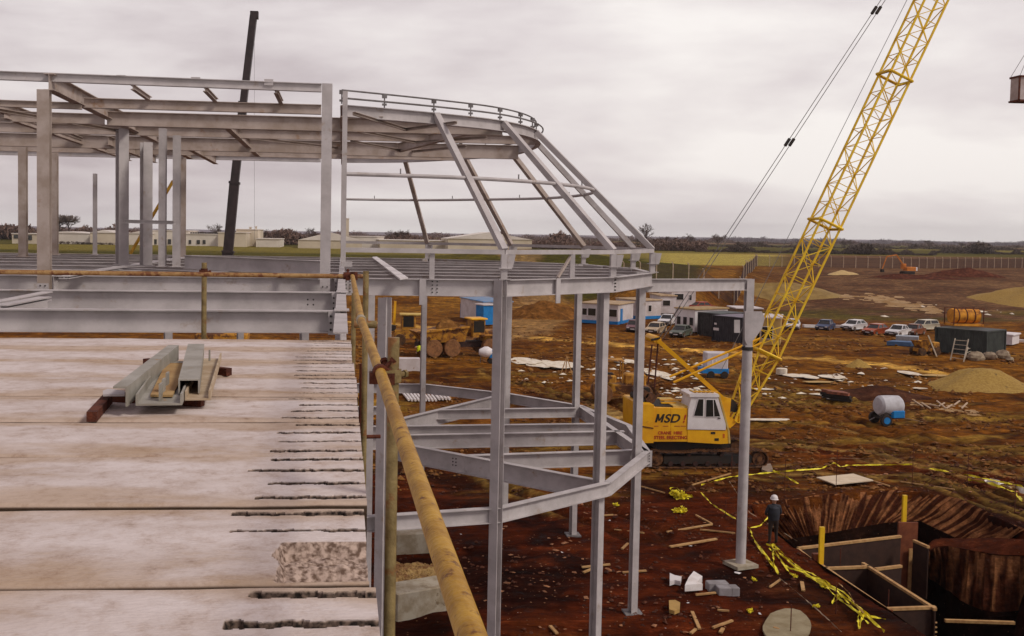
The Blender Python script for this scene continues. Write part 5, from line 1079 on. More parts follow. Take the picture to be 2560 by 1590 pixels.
# white and blue mixer near the dump truck
p, z = on_ground(1214, 908); mx_ = T('cement_mixer', 'small white and blue cement mixer just left of the main bay column', 'mixer', tuple(p), None, 0)
OB('drum', MB().lathe([(.25, -.6), (.5, -.1), (.5, .2), (.3, .55)], (0, 0, 1.0), 'X', 14), white, mx_, **K); OB('engine_cover', MB().cbox((.6, 0, .85), (.6, .6, .7), .06), blue, mx_, **K)
for y in (-.3, .3): OB('wheel', MB().lathe([(.22, -.06), (.22, .06)], (.4, y, .22), 'Y', 12), black, mx_, **K)
OB('leg', MB().tube((-.4, 0, .8), (-.5, 0, 0), .04), steeld, mx_, **K)
# water bowser
p, z = on_ground(2218, 1062); bw2 = T('water_bowser', 'pale grey cylindrical water tank on a blue two-wheeled trailer standing in open mud', 'water tank', tuple(p), None, R(4))
OB('barrel', MB().lathe([(.25, -.80), (.52, -.76), (.64, -.62), (.66, 0), (.64, .62), (.52, .76), (.25, .80)], (.05, 0, 1.22), 'X', 24), M_('bowser_grey', (.52, .52, .55), (.42, .41, .43)), bw2, **K)
OB('cradle', MB().cbox((.36, 0, .80), (.95, 1.3, .52), .12), blue, bw2, **K); OB('chassis', MB().box((.1, 0, .48), (1.7, .7, .1)), black, bw2, **K)
for y in (-.62, .62): 
    w = OB('wheel', MB().lathe([(.2, -.1), (.36, -.1), (.38, 0), (.36, .1), (.2, .1)], (-.5, y, .38), 'Y', 18), black, bw2, **K); OB('rim', MB().lathe([(.22, -.115 if y < 0 else .1), (.22, -.1 if y < 0 else .115)], (-.5, y, .38), 'Y', 14), blue, w, **K)
OB('mudguard', MB().path([(-.98, -.62, .5), (-.85, -.62, .74), (-.5, -.62, .86), (-.15, -.62, .74)], .035, 5), black, bw2, **K)
OB('tow_bar', MB().tube((.9, 0, .45), (2.7, .3, .08), .035), timberd, bw2, **K); OB('jockey_leg', MB().tube((-.9, 0, .45), (-1.25, 0, .3), .04), steeld, bw2, **K)
# ------------------------------------------------------------------ timbers, boards, blocks on the ground
def stick(label, a_, b_, w=.09, h=.05, mat=timber, z=.04, name='timber', group='loose timbers', cat='timber', pz=None):
    p, q = (PG(*a_), PG(*b_)) if pz is None else (PZ(*a_, pz), PZ(*b_, pz)); p = p + V(0, 0, z); q = q + V(0, 0, z)
    return OB(name, MB().sweep([(-w / 2, 0), (w / 2, 0), (w / 2, h), (-w / 2, h)], p, q), mat, None, label, cat=cat, group=group)
zl = lambda x, y: (1660 + x / 2.706, 1090 + y / 2.706)
zm = lambda x, y: (860 + x / 2.706, 1090 + y / 2.706)
for a_, b_, w, l in (((40, 760), (355, 707), .13, 'bright yellow plank lying alone left of the round column'), ((20, 660), (325, 608), .10, 'plank left of the round column meeting a thin batten at its right end'), ((215, 545), (325, 605), .07, 'thin batten meeting the end of the plank left of the round column'),
    ((190, 1205), (240, 1320), .10, 'short upright-lying plank below the white foam pieces'), ((330, 1310), (462, 1262), .08, 'short plank angled up to the right near the bottom edge'), ((362, 1190), (440, 1198), .06, 'tiny pale offcut between the yellow bag and the blocks'),
    ((715, 1035), (785, 985), .06, 'thin lath below the tape knot right of the round column'), ((932, 1000), (942, 1058), .12, 'stubby yellow offcut standing out on the dark mud between two tapes'), ((215, 1088), (350, 1075), .08, 'brown board under the grey blocks'),
    ((190, 340), (450, 262), .07, 'long thin batten beside the crane track running up to the right'), ((245, 645), (480, 668), .06, 'dull lath across the mud left of the round column'), ((1360, 300), (1525, 348), .07, 'thin batten right of the big white sheet'), ((1600, 318), (1965, 372), .06, 'long thin batten beyond the excavation rim'),
    ((180, 1350), (215, 1320), .08, 'cut plank at the bottom edge'), ((380, 1345), (400, 1315), .10, 'small yellow block of wood at the bottom edge'), ((740, 1310), (850, 1350), .09, 'plank lying on the round plywood disc')):
    stick(l, zl(*a_), zl(*b_), w, .05)
for a_, b_, w, l in (((1745, 548), (1822, 543), .06, 'short pale lath beside the third bay column'), ((1830, 645), (2030, 668), .07, 'long lath crossing behind the right bay column'), ((1880, 775), (1920, 738), .08, 'small offcut near the rubble between the bay columns'), ((1395, 1300), (1440, 1350), .10, 'orange offcut at the bottom edge between two bay columns'), ((2010, 350), (2170, 395), .05, 'thin stick pointing at the yellow plastic'), ((1610, 905), (1800, 880), .09, 'pale broken board between the two right bay columns'), ((1620, 935), (1720, 900), .09, 'second pale broken board between the two right bay columns'), ((1885, 935), (2045, 925), .08, 'pale lath passing behind the right bay column')):
    stick(l, zm(*a_), zm(*b_), w, .05)
# formwork in the excavation
fz = G - .25
def wale(a_, b_, label, z=fz, w=.12, wall=1.7, m=timber, wm=ply):
    p, q = PZ(*zl(*a_), z), PZ(*zl(*b_), z); o = T('formwork_panel', label, 'formwork', tuple(p), 'formwork panels in the excavation')
    OB('top_rail', MB().sweep([(-w / 2, 0), (w / 2, 0), (w / 2, .09), (-w / 2, .09)], p, q), m, o)
    if wall: OB('board', MB().sweep([(-.02, -wall), (.02, -wall), (.02, -.01), (-.02, -.01)], p, q), wm, o)
dkp = M_('dark_board', (.045, .018, .010), (.03, .012, .007), scale=3)
for a_, b_, l, wl in (((905, 768), (1600, 686), 'long formwork rail running from the rim to the brown board', 2.5), ((1688, 715), (1790, 760), 'short pale formwork rail right of the brown board', 2), ((1075, 905), (1390, 893), 'formwork rail behind the orange ball', 2.0), ((1430, 910), (1605, 888), 'short formwork rail left of the mound', 2.0), ((1345, 870), (1835, 1183), 'long slanting formwork rail across the pit', 2.2), ((1405, 1183), (1835, 1168), 'front formwork rail above the ladder', 2.2), ((1060, 880), (1500, 1182), 'pale formwork rail along the pit side next to the tapes', 2.0), ((905, 775), (1480, 1235), 'outer formwork rail running down the pit side', 1.0)):
    wale(a_, b_, l, wall=wl, wm=dkp)
q = PZ(*zl(1900, 1258), -13.8); r2 = PZ(*zl(2370, 1273), -13.8); OB('timber', MB().sweep([(-.06, 0), (.06, 0), (.06, .1), (-.06, .1)], q, r2), timber, None, 'pale timber low in the pit at the right edge', cat='timber', group='loose timbers')
for a_, b_, l, m, w in (((1622, 400), (1622, 590), 'yellow post standing above the tall brown board', yellowb, .17), ((1066, 615), (1060, 882), 'yellow post standing at the left formwork corner', yellowb, .17), ((1030, 795), (1030, 870), 'brown stump beside the left yellow post', ply, .3)):
    p = PZ(*zl(*b_), fz); t = zat(p, zl(*a_)[1]); OB('post', MB().box((p.x, p.y, (p.z - .5 + t) / 2), (w, w * .6, t - p.z + .5)), m, None, l, cat='post', group='posts in the excavation')
p = PZ(*zl(1640, 850), -13.0); t = zat(p, zl(1640, 583)[1]); OB('shutter_board', MB().box((p.x, p.y, (t - 14.2) / 2 - 0), (.82, .08, t + 14.2)), ply, None, 'tall reddish-brown board standing in the middle of the pit', cat='board')
p2 = PZ(*zl(1660, 850), -13.0); t = zat(p2, zl(1660, 755)[1]); OB('shutter_board', MB().box((p2.x, p2.y - .15, (t - 14.2) / 2), (.25, .06, t + 14.2)), timber, None, 'small pale board leaning before the tall brown board', cat='board')
for i in range(4):
    p = PZ(*zl(1775, 1265 + i * 32), -13.5); q = PZ(*zl(1845, 1262 + i * 32), -13.5)
    OB('ladder_rung', MB().tube(p, q, .035, n=5), timber, None, '%s rung of the pit ladder at the bottom right' % ['top', 'second', 'third', 'lowest'][i], cat='rung', group='rungs of the pit ladder')
p = PZ(*zl(1222, 950), -12.6); OB('ball_float', MB().lathe([(.02, -.2), (.12, -.16), (.19, -.07), (.2, 0), (.19, .07), (.12, .16), (.02, .2)], p, 'Z', 16), M_('dull_orange', (.30, .07, .03)), None, 'dull orange ball in the dark pit beside the pale rail', cat='ball')
for a_, l in (((1190, 760, 905), 'thin rusty rod standing in the pit behind the orange ball'), ((1515, 1040, 1180), 'thin rusty rod standing at the front formwork corner')):
    p = PZ(*zl(a_[0], a_[2]), fz - .3); OB('steel_pin', MB().tube(p, at(p, zat(p, zl(0, a_[1])[1])), .02, n=5), rust, None, l, cat='rod', group='rods in the pit')
p = PZ(*zl(1515, 1185), fz); OB('post', MB().box((p.x, p.y, p.z - .9), (.28, .1, 1.9)), ply, None, 'reddish post under the front formwork corner', cat='post', group='posts in the excavation')
# big white sheet, polystyrene, blocks, disc
def slab_px(name, label, pts, t, mat, cat, z=.03):
    P_ = [PG(*q) for q in pts]; zz = max(p.z for p in P_) + z; P_ = [at(p, zz) for p in P_]; return OB(name, MB().prism(P_, (0, 0, 1), t), mat, None, label, cat=cat)
slab_px('board', 'large cream rectangular sheet lying flat beyond the excavation', [zl(1030, 312), zl(1280, 283), zl(1415, 328), zl(1155, 355)], .05, M_('cream_sheet', (.66, .55, .40), (.58, .47, .33)), 'sheet', .16)
slab_px('foam_piece', 'small white foam piece with notched sides below the round column', [zl(38, 1022), zl(38, 965), zl(70, 980), zl(118, 985), zl(110, 1020), zl(72, 1012)], .15, white, 'foam')
slab_px('foam_piece', 'larger crumpled white foam piece left of the grey blocks', [zl(140, 1075), zl(165, 1015), zl(200, 962), zl(258, 1000), zl(225, 1045), zl(260, 1060)], .22, sheet, 'foam')
grey = M_('grey_block', (.30, .28, .29), (.22, .20, .20))
for i, (x0, x1, y, l) in enumerate(((305, 445, 1055, 'grey block lying right of the foam, the left one'), (372, 460, 1085, 'grey block in front, middle of the three'), (460, 512, 1085, 'smallest grey block, right of the three'))):
    a_, b_ = PG(*zl(x0, y)), PG(*zl(x1, y)); o = OB('concrete_block', MB().cbox(((a_.x + b_.x) / 2, a_.y + .2, a_.z + .13), ((b_ - a_).length, .35, .28), .02), grey, None, l, cat='block', group='grey blocks by the round column')
slab_px('paper_bag', 'tan crumpled bag lying on dark mud left of the bottom planks', [zl(35, 1205), zl(32, 1155), zl(75, 1148), zl(108, 1165), zl(105, 1205), zl(70, 1215)], .12, M_('tan_bag', (.44, .27, .08)), 'bag')
slab_px('plywood_disc', 'round pale plywood cover at the bottom edge below the tapes', [zl(680 + 150 + 165 * math.cos(t), 1325 + 115 * math.sin(t)) for t in np.linspace(0, 2 * math.pi, 20)[:-1]], .06, M_('disc_ply', (.30, .25, .15), (.22, .17, .09), scale=2), 'cover')
slab_px('concrete_pad', 'grey stone pad by the end of the crane tracks', [zl(660, 245), zl(670, 210), zl(720, 205), zl(735, 240), zl(700, 260)], .12, M_('pad', (.30, .22, .16)), 'slab')
# foundation blocks and gravel under the slab
def wallpx(name, label, a_, b_, h, dpt, m=conc, cat='foundation'):
    p, q = PG(*a_), PG(*b_); d = (q - p); ang = math.atan2(d.y, d.x); n = max(1, int(d.length / 1.1)); o = T(name, label, cat, tuple(p), 'concrete foundations under the slab edge', ang)
    for i in range(n): OB('block', MB().cbox((d.length * (i + .5) / n, dpt / 2, h / 2), (d.length / n - .02, dpt + .04 * (i % 2), h), .03), m, o, world=False)
wallpx('foundation_wall', 'rough concrete foundation wall behind the big handrail near the bottom', (992, 1556), (1150, 1522), .85, 1.0)
wallpx('foundation_block', 'two concrete blocks under the ring beam behind the handrail', (990, 1388), (1085, 1385), .75, .9)
q = PZ(960, 1560, G); gravel = MB(); rg = np.random.RandomState(4)
for i in range(260):
    px, py = 985 + rg.rand() * 130, 1425 + rg.rand() * 62; p = PG(px, py); rock((p.x, p.y, p.z + .15), .09 + .10 * rg.rand(), i, gravel)
OB('rubble', gravel, M_('tan_rubble', (.40, .26, .09), (.20, .09, .03), scale=2.5), None, kind='stuff', smooth=0)
# ------------------------------------------------------------------ safety tape and pins
def pin(px, py, h, label): 
    p = PG(px, py); o = OB('steel_pin', MB().tube(p - V(0, 0, .2), p + V(0, 0, h), .016, n=5), rust, None, label, cat='steel pin', group='fence pins round the excavation'); return p + V(0, 0, h * .8)
Z_ = lambda x, y: zl(x, y)
pins = [(455, 300, 1.3, 'pin between the crane tracks and the round column'), (1163, 368, 1.9, 'pin in front of the cream sheet'), (1678, 330, 2.0, 'tallest pin beyond the pit, left of the pale plastic'), (2052, 345, 1.6, 'pin at the left end of the pale plastic strip'), (2372, 520, 1.6, 'pin at the right edge beyond the pit'), (415, 560, .8, 'short pin left of the round column'), (815, 390, 1.6, 'thin pin right of the round column'), (1160, 1210, 1.0, 'pin in the tape beside the pit'), (855, 1345, .9, 'pin by the plywood disc')]
tops = [pin(*Z_(a_, b_), c_, 'thin rusty ' + d_) for a_, b_, c_, d_ in pins]
def ribbon(label, pts, w=.07, sag=.0, seed=0, name='safety_tape', mat=tape, z=.0, raw=False):
    P_ = [p if raw else PG(*Z_(*p)) + V(0, 0, z) for p in pts]; q, ln = interp(P_, max(8, int(sum((b_ - a_).length for a_, b_ in zip(P_[:-1], P_[1:])) / .10))); mb = MB(); vs = []; rg = np.random.RandomState(seed)
    for i, p in enumerate(q):
        a_ = 1.2 * math.sin(i * .23 + seed) + .7 * math.sin(i * .61 + 2 * seed) + .3 * rg.rand(); dr = (q[min(i + 1, len(q) - 1)] - q[max(i - 1, 0)]).normalized(); n1_ = dr.cross(V(0, 0, 1)).normalized(); n2_ = n1_.cross(dr); k = (n1_ * math.cos(a_) + n2_ * math.sin(a_)) * w / 2; p = p + V(0, 0, (rg.rand() - .3) * .015); vs += [p - k, p + k]
    mb.add(vs, [(2 * i, 2 * i + 1, 2 * i + 3, 2 * i + 2) for i in range(len(q) - 1)]); return OB(name, mb, mat, None, label, cat='tape', group='yellow safety tapes', smooth=0)
ribbon('yellow tape from the crane past the pins beyond the cream sheet', [(250, 412), (440, 355), (800, 315), (1060, 296), (1150, 262), (1190, 285), (1240, 272), (1678, 266)], .075, seed=1, z=.55)
ribbon('faded tape running on from the tallest pin to the right edge', [(1678, 266), (2060, 335), (2420, 425), (2460, 480)], .09, seed=2, z=.5)
ribbon('yellow tape folding down left of the round column', [(250, 412), (320, 490), (430, 560), (500, 605), (580, 660)], .065, seed=3, z=.2)
ribbon('yellow tape stretched to the feet of the man with the white helmet', [(585, 655), (650, 640), (720, 618)], .06, seed=4, z=.2)
ribbon('thick bundled yellow tape descending from the round column', [(580, 650), (600, 700), (640, 770), (700, 850), (750, 920), (775, 950)], .085, seed=5, z=.1)
ribbon('second bundled tape descending beside the first', [(590, 690), (670, 800), (730, 880), (770, 945), (740, 870), (735, 760)], .075, seed=6, z=.1)
ribbon('yellow tape in a loop below the standing man', [(690, 745), (730, 760), (800, 870), (850, 945), (900, 965)], .07, seed=7, z=.08)
ribbon('long yellow tape running down beside the pit from the standing man', [(725, 765), (870, 890), (970, 965), (1070, 1010), (1180, 1080), (1330, 1200), (1410, 1280), (1490, 1350)], .085, seed=8, z=.12)
ribbon('second strand of the tape down beside the pit', [(960, 968), (1090, 1035), (1160, 1110), (1260, 1180), (1340, 1240), (1500, 1265)], .07, seed=9, z=.12)
for k_, (dx, dy) in enumerate(((14, -12), (-16, 14), (26, 10))):
    ribbon('%s extra strand of the long tape beside the pit' % ['upper', 'lower', 'outer'][k_], [(725 + dx, 775 + dy), (860 + dx, 905 + dy * 1.6), (975 + dx, 970 - dy), (1075 + dx, 1020 + dy), (1185 + dx, 1095 - dy), (1325 + dx, 1215 + dy), (1400 + dx, 1290 + dy)], .055, seed=30 + k_, z=.16)
ribbon('tape end hanging in a knot near the bottom edge', [(1330, 1200), (1310, 1260), (1320, 1330), (1335, 1270), (1360, 1220)], .08, seed=10, z=.12)
ribbon('thin tape strand below the knot near the bottom edge', [(1160, 1090), (1135, 1150), (1190, 1110)], .06, seed=11, z=.08)
ribbon('yellow tape crossed over a batten right of the round column', [(735, 275), (830, 320), (905, 365)], .09, seed=12, z=.3)
ribbon('taut faint line at waist height across the mud beyond the pit', [(455, 272), (900, 240), (1163, 200), (1300, 205), (1680, 200)], .025, seed=13, mat=timberd, z=.4)
ribbon('yellow strip under the pale plastic at the right edge', [(2050, 335), (2200, 370), (2370, 430), (2420, 480)], .13, seed=14, z=.3)
ribbon('pale plastic strip beyond the pit at the right edge', [(2080, 320), (2180, 340), (2300, 375), (2440, 415)], .30, seed=15, z=.3, mat=sheet)
ribbon('thin cord along the near side of the pit', [(440, 340), (580, 560), (900, 760)], .03, seed=16, mat=M_('cord', (.36, .27, .18)), z=.25)
ribbon('thin cord from the round column to the bottom edge', [(780, 980), (900, 1080), (1050, 1210), (1200, 1350)], .035, seed=17, mat=M_('cord', (.36, .27, .18)), z=.1)
ribbon('orange-brown cord inside the long tape', [(1180, 1035), (1250, 1100), (1290, 1180), (1350, 1240)], .04, seed=18, mat=timber, z=.2)
def knot(label, c, r, n, seed, mat=tape):
    rg = np.random.RandomState(seed); p = PG(*Z_(*c)) + V(0, 0, .06); mb = MB(); q = V(0, 0, .05); vs = []; n = int(n * 2.2); dr = V(1, 0, 0); w = .030 + r * .035
    for i in range(n):
        dr = (dr + V(*(rg.randn(3) * .75)) - q * (.9 / r)).normalized(); q = q + dr * r * .28; q.z = min(max(q.z, .0), r * .5); k = V(*rg.randn(3)).cross(dr).normalized() * w; vs += [p + q - k, p + q + k]
    mb.add(vs, [(2 * i, 2 * i + 1, 2 * i + 3, 2 * i + 2) for i in range(n - 1)]); OB('tape_bundle', mb, mat, None, label, cat='tape bundle', group='crumpled yellow tape bundles', smooth=0)
knot('crumpled yellow plastic lying left of the round column', (100, 420), .55, 95, 1); knot('lower part of the crumpled yellow plastic left of the round column', (100, 520), .34, 55, 2); knot('tape knot at the foot of the standing man', (735, 750), .12, 18, 3)
knot('tape knot right of the round column base', (880, 962), .12, 25, 4); knot('yellow rag at the right of the column base plate', (605, 985), .14, 25, 5); knot('small yellow rag on dark mud above the plywood disc', (582, 1200), .13, 25, 6); knot('small yellow scrap beside the thin cord', (1025, 1165), .13, 22, 7)
knot('tape knot where two strands meet beside the pit', (1085, 1035), .14, 26, 8); knot('tape knot halfway down beside the pit', (1180, 1100), .14, 26, 9); knot('tape knot near the bottom edge beside the pit', (1330, 1215), .15, 30, 10); knot('dull yellow scrap among the laths behind the right bay column', (-600 + 280, 480), .18, 30, 11)
# ------------------------------------------------------------------ pale litter, puddles, pipes
wetm = M_('water_film', (.30, .24, .19), (.2, .15, .11), rough=.08, spec=1.0)
brite = M_('white_litter', (.80, .74, .62), (.60, .50, .36), scale=1.5)
def patch(name, label, px, py, rx, ry, mat, seed, t=.03, kind=None, cat='puddle', z=.05):
    p = PG(px, py); rg = np.random.RandomState(seed); n = 22; k = .62 + .5 * rg.rand(n); k = (k + np.roll(k, 1)) / 2
    P_ = [V(p.x + rx * k[i] * math.cos(2 * math.pi * i / n), p.y + ry * k[i] * math.sin(2 * math.pi * i / n), 0) for i in range(n)]; zz = max(gz(q.x, q.y) for q in P_ + [p]) * .5 + p.z * .5 + z; P_ = [at(q, zz) for q in P_]
    return OB(name, MB().prism(P_, (0, 0, 1), t), mat, None, label, cat=cat if not kind else None, kind=kind, group=None)
for i, (px, py, rx, ry, l) in enumerate(((1312, 905, 1.6, 2.6, 'bright white plastic sheet on the mud just right of the main bay column'), (1350, 913, 1.7, 3.2, 'bright white plastic sheet in the middle of the pale row'), (1404, 917, 1.9, 2.6, 'bright white plastic sheet left of the third bay column'), (1650, 940, 1.1, 3.0, 'white plastic sheet behind the gantry rods of the crane'), (1560, 905, 1.3, 1.5, 'thin white sheet behind the loader'), (1610, 925, .8, .4, 'small white sheet right of the loader'), (1955, 938, .5, .6, 'round white lump on the mud right of the crane boom'), (1990, 942, 1.1, 1.1, 'white sheet trailing from the round white lump'), (2018, 945, .7, 1.5, 'ragged white sheet right of the round white lump'), (2082, 946, 1.1, 1.3, 'curved pale sheet left of the middle of the open mud'), (2275, 938, .8, 1.6, 'pointed white sheet on the mud below the small sand heap'), (1905, 975, 1.0, .4, 'white scrap just right of the crane boom foot'), (1920, 1052, 1.6, .4, 'long pale strip of plastic right of the round column'), (2298, 975, .6, .4, 'small white sheet above the spoil bank'), (2050, 990, .8, .5, 'pale scrap left of the dark timber bundle'), (2335, 940, 1.3, .7, 'yellowish sheet left of the large sand heap'), (2045, 958, 1.5, .5, 'cream crumpled strip below the curved pale sheet'))):
    patch('plastic_sheet', l, px, py, rx, ry, brite if i not in (15, 16) else M_('cream_litter', (.5, .33, .12)), 30 + i, cat='plastic sheet', t=.04 if i != 6 else .5)['group'] = 'pale plastic sheets on the mud'
lit = MB(); rg = np.random.RandomState(11)
def scatter(n, x0, x1, y0, y1, s, mb):
    for i in range(n):
        px, py = x0 + rg.rand() * (x1 - x0), y0 + rg.rand() ** .8 * (y1 - y0); p = PG(px, py)
        if p.z < -13: continue
        a_ = rg.rand() * 3.1; k = s * (.3 + rg.rand() ** 2 * 1.6); dx = V(math.cos(a_), math.sin(a_), .15 * (rg.rand() - .5)) * k; dy = V(-math.sin(a_), math.cos(a_), 0) * k * (.25 + .5 * rg.rand()); p = p + V(0, 0, .05)
        mb.add([p - dx - dy, p + dx - dy * .6, p + dx * .8 + dy, p - dx * .7 + dy * 1.1, p + V(0, 0, k * .3)], [(0, 1, 4), (1, 2, 4), (2, 3, 4), (3, 0, 4)])
scatter(90, 1480, 1760, 895, 950, .28, lit); scatter(60, 1900, 2320, 915, 1000, .26, lit); scatter(40, 1640, 1760, 960, 1000, .2, lit); scatter(25, 1290, 1500, 915, 960, .2, lit); scatter(12, 2200, 2560, 760, 800, .5, lit)
OB('scattered_litter', lit, brite, None, kind='stuff', smooth=0)
lit = MB(); scatter(260, 1000, 2000, 1200, 1590, .045, lit); scatter(45, 1000, 1780, 1230, 1590, .11, lit); scatter(120, 1900, 2560, 1100, 1240, .08, lit); scatter(70, 1240, 1480, 1130, 1500, .07, lit)
OB('scattered_rubble', lit, M_('rubble_specks', (.36, .16, .07), (.16, .06, .025), scale=3), None, kind='stuff', smooth=0)
lit = MB(); scatter(34, 1000, 2000, 1220, 1590, .06, lit); OB('scattered_litter', lit, white, None, kind='stuff', smooth=0)
# clods of churned mud
def clods(name, n, x0, x1, y0, y1, smin, smax, mat, seed):
    rg = np.random.RandomState(seed); vs = []; o8 = np.array([(1, 0, 0), (-1, 0, 0), (0, 1, 0), (0, -1, 0), (0, 0, 1), (0, 0, -1)]); fo8 = [(0, 2, 4), (2, 1, 4), (1, 3, 4), (3, 0, 4), (2, 0, 5), (1, 2, 5), (3, 1, 5), (0, 3, 5)]; mb = MB()
    for i in range(n):
        x, y = x0 + rg.rand() * (x1 - x0), y0 + (y1 - y0) * rg.rand() ** 1.2
        if float(vn(np.array(x * .33 + seed), np.array(y * .33))) < .45: continue
        z = gz(x, y)
        if z < -12.6: continue
        k = smin + (smax - smin) * rg.rand() ** 3; a_ = rg.rand() * 6; v = o8 * (.6 + .6 * rg.rand(6, 1)) * (k, k * .8, k * .55); c_, s_ = math.cos(a_), math.sin(a_); mb.add([(x + p[0] * c_ - p[1] * s_, y + p[0] * s_ + p[1] * c_, z + k * .25 + p[2]) for p in v], fo8)
    OB(name, mb, mat, None, kind='stuff', smooth=0)
clods('mud_clods', 9000, 0, 30, 18, 46, .02, .13, M_('clod_dark', (.105, .030, .011), (.045, .013, .006), scale=.9, rough=.95), 3)
clods('mud_clods', 9000, 0, 48, 44, 78, .05, .26, M_('clod_mid', (.24, .10, .018), (.07, .022, .006), scale=.5, rough=.95), 4)
clods('mud_clods', 5000, -5, 70, 76, 125, .08, .38, M_('clod_far', (.28, .13, .025), (.09, .030, .008), scale=.3, rough=.95), 5)
# dead tree roots / pale streaks on the far bank, as pale clods
lit = MB()
for (x0, y0, x1, y1, n) in ((2110, 745, 2200, 752, 30), (2180, 745, 2350, 780, 190), (2230, 760, 2290, 770, 40), (2275, 1005, 2440, 1035, 40)):
    for i in range(n):
        t = rg.rand(); px, py = x0 + (x1 - x0) * t + rg.randn() * 6, y0 + (y1 - y0) * t + rg.randn() * 4; p = PG(px, py); k = p.y * .0016 * (.5 + rg.rand()); dx = V(1, -.8, 0).normalized() * k * 2.4; dy = V(0, .6, .25) * k; mb_ = lit; mb_.add([p - dx, p + dx, p + dx * .6 + dy + V(0, 0, k * .4), p - dx * .6 + dy + V(0, 0, k * .4)], [(0, 1, 2, 3)])
OB('pale_clods', lit, M_('pale_clay', (.56, .38, .20), (.42, .25, .10), scale=.5), None, kind='stuff', smooth=0)
for i in range(8):
    x = 2285 + i * 19; stick('pale slanting drain length, number %d from the left in the row below the large sand heap' % (i + 1) if False else ['leftmost', 'second', 'third', 'fourth', 'fifth', 'sixth', 'seventh', 'rightmost'][i] + ' of the pale sticks lying in a row below the large sand heap', (x, 1006 + (i % 3) * 5), (x + (22 if i < 4 else -14), 1020 + (i % 2) * 5), .09, .07, M_('pale_wood', (.52, .38, .26)), z=.08, group='pale sticks below the sand heap', cat='stick', name='stick')
# pipe bundle behind the ring
for i in range(13):
    x = 1000 + i * 8.5; l = 'white pipe in the row behind the ring beam, %s' % (['leftmost', 'second', 'third', 'fourth', 'fifth', 'sixth', 'seventh', 'eighth', 'ninth', 'tenth', 'eleventh', 'twelfth', 'rightmost'][i]) + (' from the left' if 0 < i < 12 else '')
    p, q = PG(x, 978), PG(x + 22, 1006); z = .15; OB('pipe', MB().tube(p + V(0, 0, z), q + V(0, 0, z), .085, n=8), sheet, None, l, cat='pipe', group='white pipes stacked behind the ring beam')
for i in range(6):
    p = PG(1074 + i * 8, 982 + i * 1.2); OB('foam_roll', MB().tube(p + V(-.5, 0, .3), p + V(.3, -.8, .3), .2, n=8), sheet, None, '%s white roll right of the white pipes' % ['leftmost', 'second', 'third', 'fourth', 'fifth', 'rightmost'][i], cat='roll', group='white rolls beside the pipes')
for i in range(2): p, q = PG(1106 + i * 12, 978), PG(1118 + i * 12, 1008); OB('timber', MB().tube(p + V(0, 0, .1), q + V(0, 0, .1), .06, n=4), timber, None, ['left', 'right'][i] + ' yellow plank beside the white rolls', cat='timber', group='loose timbers')
a_, b_ = PG(1000, 928), PG(1044, 928); OB('storage_box', MB().box(((a_.x + b_.x) / 2, a_.y + .5, a_.z + .5), (b_.x - a_.x + .4, 1.0, 1.05)), cabw, None, 'pale box below the man in the yellow jacket', cat='box')
p = PG(1416, 936); tr = T('survey_tripod', 'small pale tripod standing before the bright white sheets', 'tripod', tuple(p)); hp_ = p + V(0, 0, 1.5)
for dx, dy in ((-.5, -.1), (.45, -.2), (.05, .5)): OB('leg', MB().tube(p + V(dx, dy, 0), hp_, .04, n=5), timber, tr)
# dark bundle of timbers
p, q = PG(2064, 1000), PG(2120, 1008); bun = T('timber_bundle', 'dark bundle of reddish timbers lying on the mud left of the water bowser', 'timber bundle', tuple(p)); rg2 = np.random.RandomState(5)
for k in range(9): dz, dy_ = (k // 3) * .22, (k % 3) * .4; OB('timber', MB().sweep([(-.17, 0), (.17, 0), (.17, .19), (-.17, .19)], p + V(rg2.rand() * .3, dy_, .05 + dz), q + V(rg2.rand() * .3, dy_, .05 + dz)), M_('reddish_timber', (.30, .10, .05), (.14, .05, .03), scale=4) if k > 5 else black, bun)
# stacked sections behind the crane body
for i, (x0, x1, y, l) in enumerate(((1634, 1686, 964, 'top'), (1640, 1688, 984, 'lower'), (1636, 1660, 950, 'short upper'))):
    a_, b_ = PY(x0, y, 60), PY(x1, y + 1, 60); g_ = gz(a_.x, 60); OB('steel_section', MB().sweep([(-.1, 0), (.1, 0), (.1, .16), (-.1, .16)], at(a_, g_ + .2 + (1 - i % 2) * .9), at(b_, g_ + .2 + (1 - i % 2) * .9)), sheet, None, l + ' pale steel section stacked behind the crane body', cat='steel section', group='sections stacked behind the crane')
# ------------------------------------------------------------------ people
def person(label, foot, h, joints, parts, rz=0.0, lvl=2):
    """joints: name->(x,y,z) for h=1.8 ; one skin for the body, clothing colours by material zones"""
    o = T('person', label, 'person', tuple(foot), None, rz); names = list(joints); idx = {n: i for i, n in enumerate(names)}; s_ = h / 1.8
    me = bpy.data.meshes.new('body'); me.from_pydata([tuple(c * s_ for c in joints[n][:3]) for n in names], [(idx[a], idx[b]) for a, b in parts], []); me.update()
    b_ = bpy.data.objects.new('body', me); COL.objects.link(b_); b_.parent = o
    m = b_.modifiers.new('skin', 'SKIN'); m.use_smooth_shade = True
    for n in names: me.skin_vertices[0].data[idx[n]].radius = (joints[n][3] * s_,) * 2 if len(joints[n]) == 4 else (joints[n][3] * s_, joints[n][4] * s_)
    me.skin_vertices[0].data[idx['hip']].use_root = True
    b_.modifiers.new('sub', 'SUBSURF').levels = lvl; b_.modifiers['sub'].render_levels = lvl
    bpy.context.view_layer.update(); dg = bpy.context.evaluated_depsgraph_get(); m2 = bpy.data.meshes.new_from_object(b_.evaluated_get(dg)); b_.modifiers.clear(); b_.data = m2; return o, b_, s_
